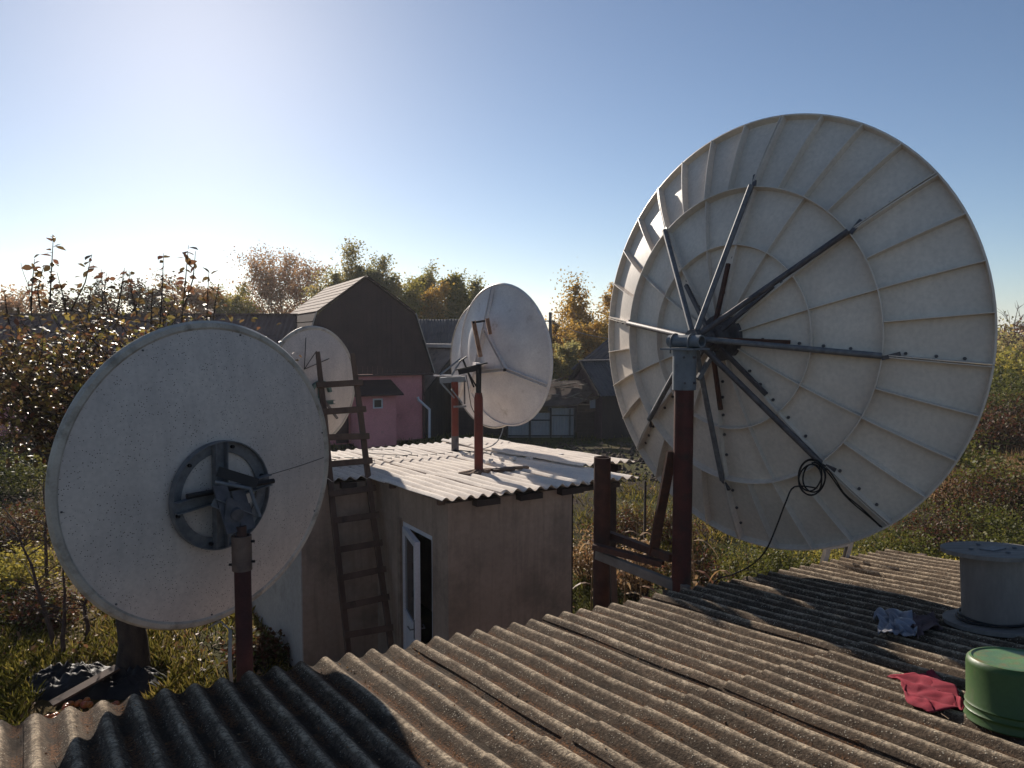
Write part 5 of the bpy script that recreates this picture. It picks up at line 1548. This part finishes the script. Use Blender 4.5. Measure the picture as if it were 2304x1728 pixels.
rs = np.random.default_rng(31)
# overgrown plot at the right
k = 0
RB = [(2210, 742, 75, 6.0, 9, LF_POPLAR, 'dark hedge tree on the skyline just right of the large dish'), (2290, 752, 70, 5.6, 8, LF_BRAMBLE, 'dark skyline bush under the bare tree at the right edge'), (2150, 800, 60, 5, 5.5, LF_BRAMBLE, 'dark hedge on the horizon right of the large dish'), (2285, 815, 55, 4.2, 6, LF_POPLAR, 'dark round hedge bush at the right edge'),
      (2230, 860, 34, 2.2, 4, LF_GREEN, 'green bush beside the lower right rim of the large dish'), (2300, 880, 32, 1.9, 4, LF_BRAMBLE, 'reddish bramble mound at the right edge above the dry grass'),
      (2260, 790, 46, 3.4, 6, LF_YELLOWGREEN, 'yellowish bush on the skyline at the right edge'), (2180, 830, 42, 2.6, 5, LF_GREEN, 'green bank of bushes just right of the large dish rim'), (2300, 840, 38, 2.6, 5, LF_GREEN, 'dense green bush at the right edge below the skyline'),
      (2240, 900, 30, 1.8, 4.5, LF_BRAMBLE, 'dense brown-green bush in the middle of the right background'), (2150, 985, 23.5, 1.2, 3.0, LF_GREEN, 'green weeds touching the large dish rim above the dry grass'), (2260, 1015, 20.5, 1.0, 3.0, LF_GREEN, 'green weeds in front of the dry grass strip'),
      (2200, 930, 28, 1.5, 3.5, LF_BRAMBLE, 'reddish bramble mound against the lower right rim of the large dish'), (2290, 1060, 19, 1.1, 3.2, LF_BRAMBLE, 'dark bramble thicket below the dry grass strip'),
      (2180, 1080, 18, 1.0, 3.0, LF_BRAMBLE, 'brown bramble thicket under the right rim of the large dish'), (2240, 1140, 15.5, 0.9, 2.6, LF_GREEN, 'leafy green weeds behind the cable drum'),
      (2110, 1150, 15.5, 0.7, 2.4, LF_BRAMBLE, 'low brown weeds just beyond the far roof corner'), (2050, 1190, 13.8, 0.7, 2.0, LF_GREEN, 'green weeds between the large dish and the roof corner'),
      (2300, 1180, 13.5, 0.9, 2.2, LF_GREEN, 'broad-leaved weeds at the right edge above the cable drum'), (2190, 1190, 13.2, 0.6, 1.8, LF_YELLOWGREEN, 'yellowing weeds above the wooden cable drum')]
for (x, y, Y, h, w, mat, lab) in RB:
    p = at(x, y, Y)
    shrub('shrub', lab, (p[0], Y, 0), h, w, mat, int(2600 if Y < 25 else 3600), 0.07 if Y < 20 else 0.13 if Y < 40 else 0.28, rs, 'overgrown bushes', 'shrub', 18)
# green clump and weeds under the large dish
CB = [(1690, 1215, 12.3, 1.05, 1.5, LF_GREEN, 'feathery green clump under the lower rim of the large dish'), (1790, 1225, 12.6, 0.95, 1.6, LF_GREEN, 'green clump left of the aluminium ladder tip'),
      (1900, 1215, 12.8, 0.8, 1.4, LF_YELLOWGREEN, 'yellow-green clump right of the aluminium ladder tip'), (1610, 1260, 10.0, 1.15, 1.0, LF_DRY, 'dry brown weeds right of the large red mast'),
      (1575, 1200, 12.0, 1.2, 1.2, LF_BRAMBLE, 'dark weeds just behind the large red mast'), (1440, 1180, 12.5, 1.0, 1.2, LF_DRY, 'rust-brown weeds between the pipe post and the red mast'),
      (1400, 1110, 15.5, 0.9, 1.6, LF_BRAMBLE, 'dark weeds behind the pipe post frame'), (1330, 1150, 13.5, 1.0, 1.2, LF_DRY, 'reddish dry weeds between the shed corner and the pipe post'),
      (1310, 1300, 9.6, 0.55, 0.9, LF_GREEN, 'low green weeds at the foot of the shed corner'), (1380, 1330, 9.3, 0.75, 0.8, LF_BRAMBLE, 'dark weeds under the timber frame'),
      (1510, 1100, 16, 0.8, 1.5, LF_BRAMBLE, 'brown weeds seen between brace and red mast')]
for (x, y, Y, h, w, mat, lab) in CB:
    p = at(x, y, Y)
    shrub('weed_clump', lab, (p[0], Y, 0), h, w, mat, 2600, 0.055, rs, 'garden weeds', 'weeds', 26)
# left garden shrubs
for (x, y, Y, h, w, mat, lab) in ((40, 1080, 21, 1.1, 3.2, LF_GREEN, 'yellow-green bush in front of the pink wing at the left edge'), (90, 1010, 26, 1.4, 3.5, LF_BRAMBLE, 'dark bush before the pink wall left of the grey dish'),
                                  (20, 1200, 15.5, 0.8, 2.4, LF_BRAMBLE, 'brown brush at the left edge below the yellow-green bush'), (30, 1290, 13, 0.7, 1.8, LF_YELLOWGREEN, 'yellow-leaved bush at the left edge behind the saplings'),
                                  (70, 1370, 11.6, 0.4, 1.5, LF_BRAMBLE, 'low dark brush behind the leaning sapling'), (585, 1470, 10.0, 0.42, 0.7, LF_BRAMBLE, 'dark brush at the foot of the pale shed wall behind the brown post')):
    p = at(x, y, Y)
    shrub('shrub', lab, (p[0], Y, 0), h, w, mat, 2600, 0.07 if Y < 20 else 0.1, rs, 'garden shrubs', 'shrub', 22)
# dry stalks with long drooping leaves beside the frame
def dry_plant(label, x, y, Y, h, rs, n=9):
    p = at(x, y, Y); p = V(p[0], Y, 0)
    t = thing('dry_stalk', label, 'plant', p, 'dry maize stalks')
    st = MB()
    st.path([p, p + V(0.02, 0, h * 0.5), p + V(rs.normal(0, 0.08), 0, h)], [0.014, 0.011, 0.005], 6, cap=False)
    st.build('stem', surf('dry_stem', lin(140, 116, 80), lin(110, 88, 60), 9, 0.9), t)
    for k in range(n):
        th = rs.uniform(0, 6.28); z = h * (0.25 + 0.75 * k / n); L = rs.uniform(0.3, 0.6)
        d = V(math.cos(th), math.sin(th), 0); s_ = V(-d[1], d[0], 0)
        q = [p + V(0, 0, z) + d * L * u_ + V(0, 0, L * (0.55 * u_ - 1.1 * u_ * u_)) for u_ in np.linspace(0, 1, 6)]
        wd = [0.012, 0.028, 0.03, 0.024, 0.014, 0.003]
        vs_ = []
        for a_, w_ in zip(q, wd):
            vs_ += [a_ - s_ * w_, a_ + s_ * w_]
        o = MB().add(vs_, [(2 * i_, 2 * i_ + 1, 2 * i_ + 3, 2 * i_ + 2) for i_ in range(5)]).build('leaf', LF_DRY, t)
        a_ = o.data.attributes.new('tint', 'FLOAT', 'POINT'); a_.data.foreach_set('value', [float(rs.uniform(0, 1))] * 12)
for (x, Y, h, lab) in ((1590, 8.6, 1.65, 'dry maize stalk close right of the large red mast'), (1640, 9.2, 1.6, 'dry maize stalk in the middle right of the red mast'), (1560, 10.4, 1.7, 'dry maize stalk just behind the red mast'),
                       (1440, 10.5, 1.75, 'dry maize stalk with orange leaves between post and mast'), (1405, 11.2, 1.6, 'dry maize stalk right of the pipe post'), (1460, 8.6, 1.35, 'dry maize stalk under the timber frame'), (1330, 11.5, 1.4, 'dry maize stalk beside the shed corner')):
    dry_plant(lab, x, 1250, Y, h, rs)
STAKE = thing('garden_stake', 'thin dark stake standing in the grass behind the pipe post', 'stake', (at(1452, 1100, 13.5)[0], 13.5, 0))
MB().beam(V(at(1452, 1100, 13.5)[0], 13.5, 0), at(1452, 1082, 13.5), 0.04, 0.04, (0, 1, 0)).build('post', DARKWOOD, STAKE)

# --- grass, fallen leaves, clods (uncountable)
rs = np.random.default_rng(55)
def outside_buildings(X, Y):
    rel = np.stack([X, Y], -1)
    d = rel - S0[:2]
    a, b = d @ SA[:2], d @ SB[:2]
    in_shed = (a > -0.95) & (a < 1.8) & (b > 0.05) & (b < 5.05) & ~((a < 0.1) & (b < 2.2))
    d2 = rel - F0[:2]
    v = d2 @ nrm(EG[:2])
    patch = np.zeros(len(X), bool)
    for (px, py, rr) in ((155, 1588, 0.42), (195, 1584, 0.4), (258, 1588, 0.35), (118, 1616, 0.3), (190, 1530, 0.55), (285, 1545, 0.5)):
        c_ = atz(px, py, 0.0)
        patch |= (X - c_[0]) ** 2 + (Y - c_[1]) ** 2 < rr ** 2
    return ~in_shed & (v < 0.3) & ~patch
def grass(n, y0, y1, hmin, hmax, wid):
    u = rs.uniform(0, 1, n)
    Y = 1 / (1 / y0 + (1 / y1 - 1 / y0) * u)              # thinner with distance
    X = rs.uniform(-0.78, 0.78, n) * Y
    clump = np.sin(X * 1.3 + 2 * np.sin(Y * 0.6)) * np.sin(Y * 1.1 + np.sin(X * 0.8)) + 0.5 * np.sin(X * 3.1 + Y * 2.3) + rs.normal(0, 0.55, n)
    soil = (X > 1.0) & (X < 9) & (Y > 23.5) & (Y < 30)     # dug strip before the fence
    keep = outside_buildings(X, Y) & (clump > -0.35) & ~(soil & (rs.uniform(0, 1, n) < 0.93))
    X, Y, clump = X[keep], Y[keep], clump[keep]
    n = len(X)
    P = np.stack([X, Y, height(X, Y)], -1)
    sc = (1 + (Y - y0) * 0.035)[:, None]
    h = (rs.uniform(hmin, hmax, n) * (0.7 + 0.35 * np.clip(clump, -0.3, 1.5)))[:, None]
    th = rs.uniform(0, 2 * np.pi, n)
    lean = np.stack([np.cos(th), np.sin(th), np.zeros(n)], -1) * h * rs.uniform(0.2, 1.0, n)[:, None]
    s_ = np.stack([-np.sin(th), np.cos(th), np.zeros(n)], -1) * wid * sc
    tip = P + lean + V(0, 0, 1) * h
    mid = P + lean * 0.35 + V(0, 0, 1) * h * 0.6
    q = np.stack([P - s_, P + s_, mid + s_ * 0.8, tip, mid - s_ * 0.8], 1)
    tint = np.clip(0.35 + 0.25 * np.sin(X * 0.5 + Y * 0.33) + rs.normal(0, 0.2, n), 0, 1)
    return q, tint
q1, t1 = grass(150000, 7.0, 34, 0.06, 0.20, 0.006)
o = fastmesh('grass', q1, 5, LF_GRASS, None, t1)
tag(o, 'short yellow-green grass covering the garden', 'grass', None, 'stuff')
n = 16000
u = rs.uniform(0, 1, n); Y = 1 / (1 / 7.0 + (1 / 30 - 1 / 7.0) * u); X = rs.uniform(-0.78, 0.78, n) * Y
kp = outside_buildings(X, Y) & ((X < -1.5) | (rs.uniform(0, 1, n) < 0.4)); X, Y = X[kp], Y[kp]
P = np.stack([X, Y, height(X, Y) + rs.uniform(0.01, 0.08, len(X))], -1)
o = fastmesh('leaf_litter', big_leaves(P, 0.07, rs, 0.0), 6, LF_FALLEN, None, rs.uniform(0, 1, len(P)))
tag(o, 'fallen brown leaves scattered over the garden', 'leaves', None, 'stuff')
# dry tall grass strip at the right
n = 11000
X = rs.uniform(11, 34, n); Y = rs.uniform(20.5, 24.5, n) + (X - 14) * 0.25
h = rs.uniform(0.25, 0.8, n)
P = np.stack([X, Y, np.zeros(n)], -1); th = rs.uniform(0, 6.28, n)
ln = np.stack([np.cos(th), np.sin(th), np.zeros(n)], -1) * (h * 0.4)[:, None]
s_ = np.stack([-np.sin(th), np.cos(th), np.zeros(n)], -1) * 0.012
q = np.stack([P - s_, P + s_, P + ln + V(0, 0, 1) * h[:, None]], 1)
o = fastmesh('dry_grass', q, 3, LF_DRY, None, rs.uniform(0.1, 0.75, n))
tag(o, 'tall straw-coloured dry grass right of the large dish', 'grass', None, 'stuff')
# dug clods before the fence
cl = MB()
rsr = np.random.default_rng(6)
ico = [(0, 0, 1), (0.9, 0, 0.4), (0.28, 0.85, 0.4), (-0.72, 0.53, 0.4), (-0.72, -0.53, 0.4), (0.28, -0.85, 0.4), (0.7, 0.5, -0.4), (-0.3, 0.85, -0.4), (-0.9, 0, -0.4), (-0.3, -0.85, -0.4), (0.7, -0.5, -0.4)]
icf = [(0, 1, 2), (0, 2, 3), (0, 3, 4), (0, 4, 5), (0, 5, 1), (1, 6, 2), (2, 6, 7), (2, 7, 3), (3, 7, 8), (3, 8, 4), (4, 8, 9), (4, 9, 5), (5, 9, 10), (5, 10, 1), (1, 10, 6)]
for k in range(1500):
    c = V(rsr.uniform(0.5, 9.5), rsr.uniform(22.5, 30.5), 0.02)
    s_ = rsr.uniform(0.03, 0.10)
    cl.add([c + V(*p) * s_ * rsr.uniform(0.6, 1.3, 3) for p in ico], icf)
o = cl.build('soil_clods', surf('dug_soil', lin(104, 86, 72), lin(70, 57, 49), 3, 0.95, 0.5, 30))
tag(o, 'lumps of dug dark soil before the fence', 'soil', None, 'stuff')

# --- apples on the grass, black plastic heap by the tree
APPLE = surf('apple_skin', lin(168, 70, 44), lin(190, 130, 60), 14, 0.35, spec=0.5)
ap_mesh = None
rs = np.random.default_rng(14)
spots = [(150 + rs.normal(0, 9), 1588 + rs.normal(0, 5)) for _ in range(8)] + [(192 + rs.normal(0, 6), 1584 + rs.normal(0, 5)) for _ in range(6)] + [(258 + rs.normal(0, 6), 1588 + rs.normal(0, 5)) for _ in range(7)] + [(118 + rs.normal(0, 9), 1616 + rs.normal(0, 4)) for _ in range(5)]
for i_, (x, y) in enumerate(spots):
    p = atz(x, y, 0.05)
    if ap_mesh is None:
        m_ = MB().lathe((0, 0, 0), UPZ, (1, 0, 0), [(0.001, -0.026), (0.014, -0.031), (0.028, -0.02), (0.034, 0.0), (0.031, 0.016), (0.018, 0.028), (0.006, 0.024), (0.001, 0.018)], 14)
        o = m_.build('apple', APPLE, None, smooth=True); ap_mesh = o.data
    else:
        o = bpy.data.objects.new('apple', ap_mesh); scene.collection.objects.link(o)
    o.location = tuple(p); o.rotation_euler = (rs.uniform(0, 3), rs.uniform(0, 3), 0)
    s_ = rs.uniform(1.0, 1.35); o.scale = (s_, s_, s_)
    tag(o, 'small reddish fallen apple in the grass just beyond the lower left roof eave', 'apple', 'fallen apples')
hp_ = atz(190, 1530, 0.1)
PLAST = surf('black_plastic', lin(40, 38, 40), lin(26, 25, 27), 6, 0.6, 0.2, 14, 0.01, spec=0.2)
def heap(name, label, cat, c, w, d, h, mat, seed):
    rs_ = np.random.default_rng(seed); ph = rs_.uniform(0, 6.28, 8)
    nx = ny = 40; vs_ = []
    for j in range(ny):
        for i_ in range(nx):
            x, y = 2 * i_ / (nx - 1) - 1, 2 * j / (ny - 1) - 1
            r2 = x * x + y * y
            nz = mnoise.noise(Vector((x * 2.2 + seed * 7.1, y * 2.2, 0.3))) * 0.6 + abs(mnoise.noise(Vector((x * 5 + seed, y * 5, 4.0)))) * 0.7 + abs(mnoise.noise(Vector((x * 11, y * 11 + seed, 9.0)))) * 0.35
            z = h * (max(0, 1 - r2) ** 0.8 * 0.7 + nz * 0.75 * (1.25 - r2))
            vs_.append(V(c[0] + x * w / 2 * (1 + 0.1 * math.sin(5 * y + ph[4])), c[1] + y * d / 2, max(0.0, z) * (r2 < 1.25) + (0.0 if r2 < 1.25 else -0.05)))
    o = MB().add(vs_, [(j * nx + i_, j * nx + i_ + 1, (j + 1) * nx + i_ + 1, (j + 1) * nx + i_) for j in range(ny - 1) for i_ in range(nx - 1)]).build(name, mat)
    o.data.shade_smooth()
    return tag(o, label, cat)
heap('plastic_sheet', 'crumpled black plastic sheet heaped left of the apple tree trunk', 'plastic sheet', (hp_[0] - 0.25, hp_[1] + 0.1), 1.3, 0.9, 0.22, PLAST, 2)
heap('plastic_sheet', 'crumpled black plastic sheet in front of the apple tree trunk', 'plastic sheet', (atz(285, 1545, 0)[0], atz(285, 1545, 0)[1]), 1.0, 0.7, 0.20, PLAST, 4)
pb = atz(185, 1570, 0.05)
tag(MB().beam(pb + V(-0.25, -0.2, 0.02), pb + V(0.25, 0.35, 0.22), 0.16, 0.025).build('board', WOOD), 'weathered board lying on the black plastic heap by the apple tree', 'board')

# flakes of bark, leaf bits and moss caught on the near roof
rs = np.random.default_rng(91)
n = 2600
U = rs.uniform(-2.6, 6.0, n); Vv = rs.uniform(0.02, 4.0, n) ** 1.0
ph = np.where(rs.uniform(0, 1, n) < 0.75, rs.normal(0.5, 0.10, n), rs.uniform(0, 1, n))
U = (np.floor(U / 0.15) + ph) * 0.15
hh = 0.023 * np.cos(2 * np.pi * U / 0.15) + 0.017
P = F0 + EX * U[:, None] + EG * Vv[:, None] + EN * hh[:, None]
q = leaves(P, 0.016, rs, 0.0, 1.8)
o = fastmesh('roof_litter', q, 4, LF_FALLEN, None, rs.uniform(0, 1, n))
tag(o, 'bits of dry leaf and moss in the valleys of the near roof', 'litter', None, 'stuff')
n = 130
U = rs.uniform(-1.5, 5.5, n); Vv = rs.uniform(0.05, 3.2, n)
tw = MB()
for u_, v_ in zip(U, Vv):
    h_ = 0.023 * math.cos(2 * math.pi * u_ / 0.15) + 0.022
    p = roof_pt(u_, v_, h_); d = nrm(EX * rs.normal() * 0.5 + EG * rs.normal()); L = rs.uniform(0.02, 0.09)
    tw.path([p, p + d * L * 0.5 + EN * 0.006 * rs.normal(), p + d * L], 0.0016, 4)
o = tw.build('roof_twigs', surf('pale_twigs', lin(150, 128, 104), lin(110, 90, 70), 20, 0.9))
tag(o, 'small pale twigs strewn over the near roof', 'litter', None, 'stuff')

# ------------------------------------------------------------------ added to stand in for lens glare: haze in the air
hz = MB().box((0, 650, 14), (1, 0, 0), (0, 1, 0), (0, 0, 1), (1840, 1740, 31))
hz_o = hz.build('veil', None)
hm = bpy.data.materials.new('glare_air'); hm.use_nodes = True
for nd_ in list(hm.node_tree.nodes):
    hm.node_tree.nodes.remove(nd_)
ho = hm.node_tree.nodes.new('ShaderNodeOutputMaterial')
hv = hm.node_tree.nodes.new('ShaderNodeVolumePrincipled')
hv.inputs['Color'].default_value = (0.92, 0.95, 1.0, 1)
hv.inputs['Density'].default_value = 0.00042
hv.inputs['Anisotropy'].default_value = 0.35
hm.node_tree.links.new(hv.outputs[0], ho.inputs['Volume'])
hz_o.data.materials.append(hm)
tag(hz_o, 'thin pale haze added over the garden and fields for lens glare', 'veil', None, 'stuff')
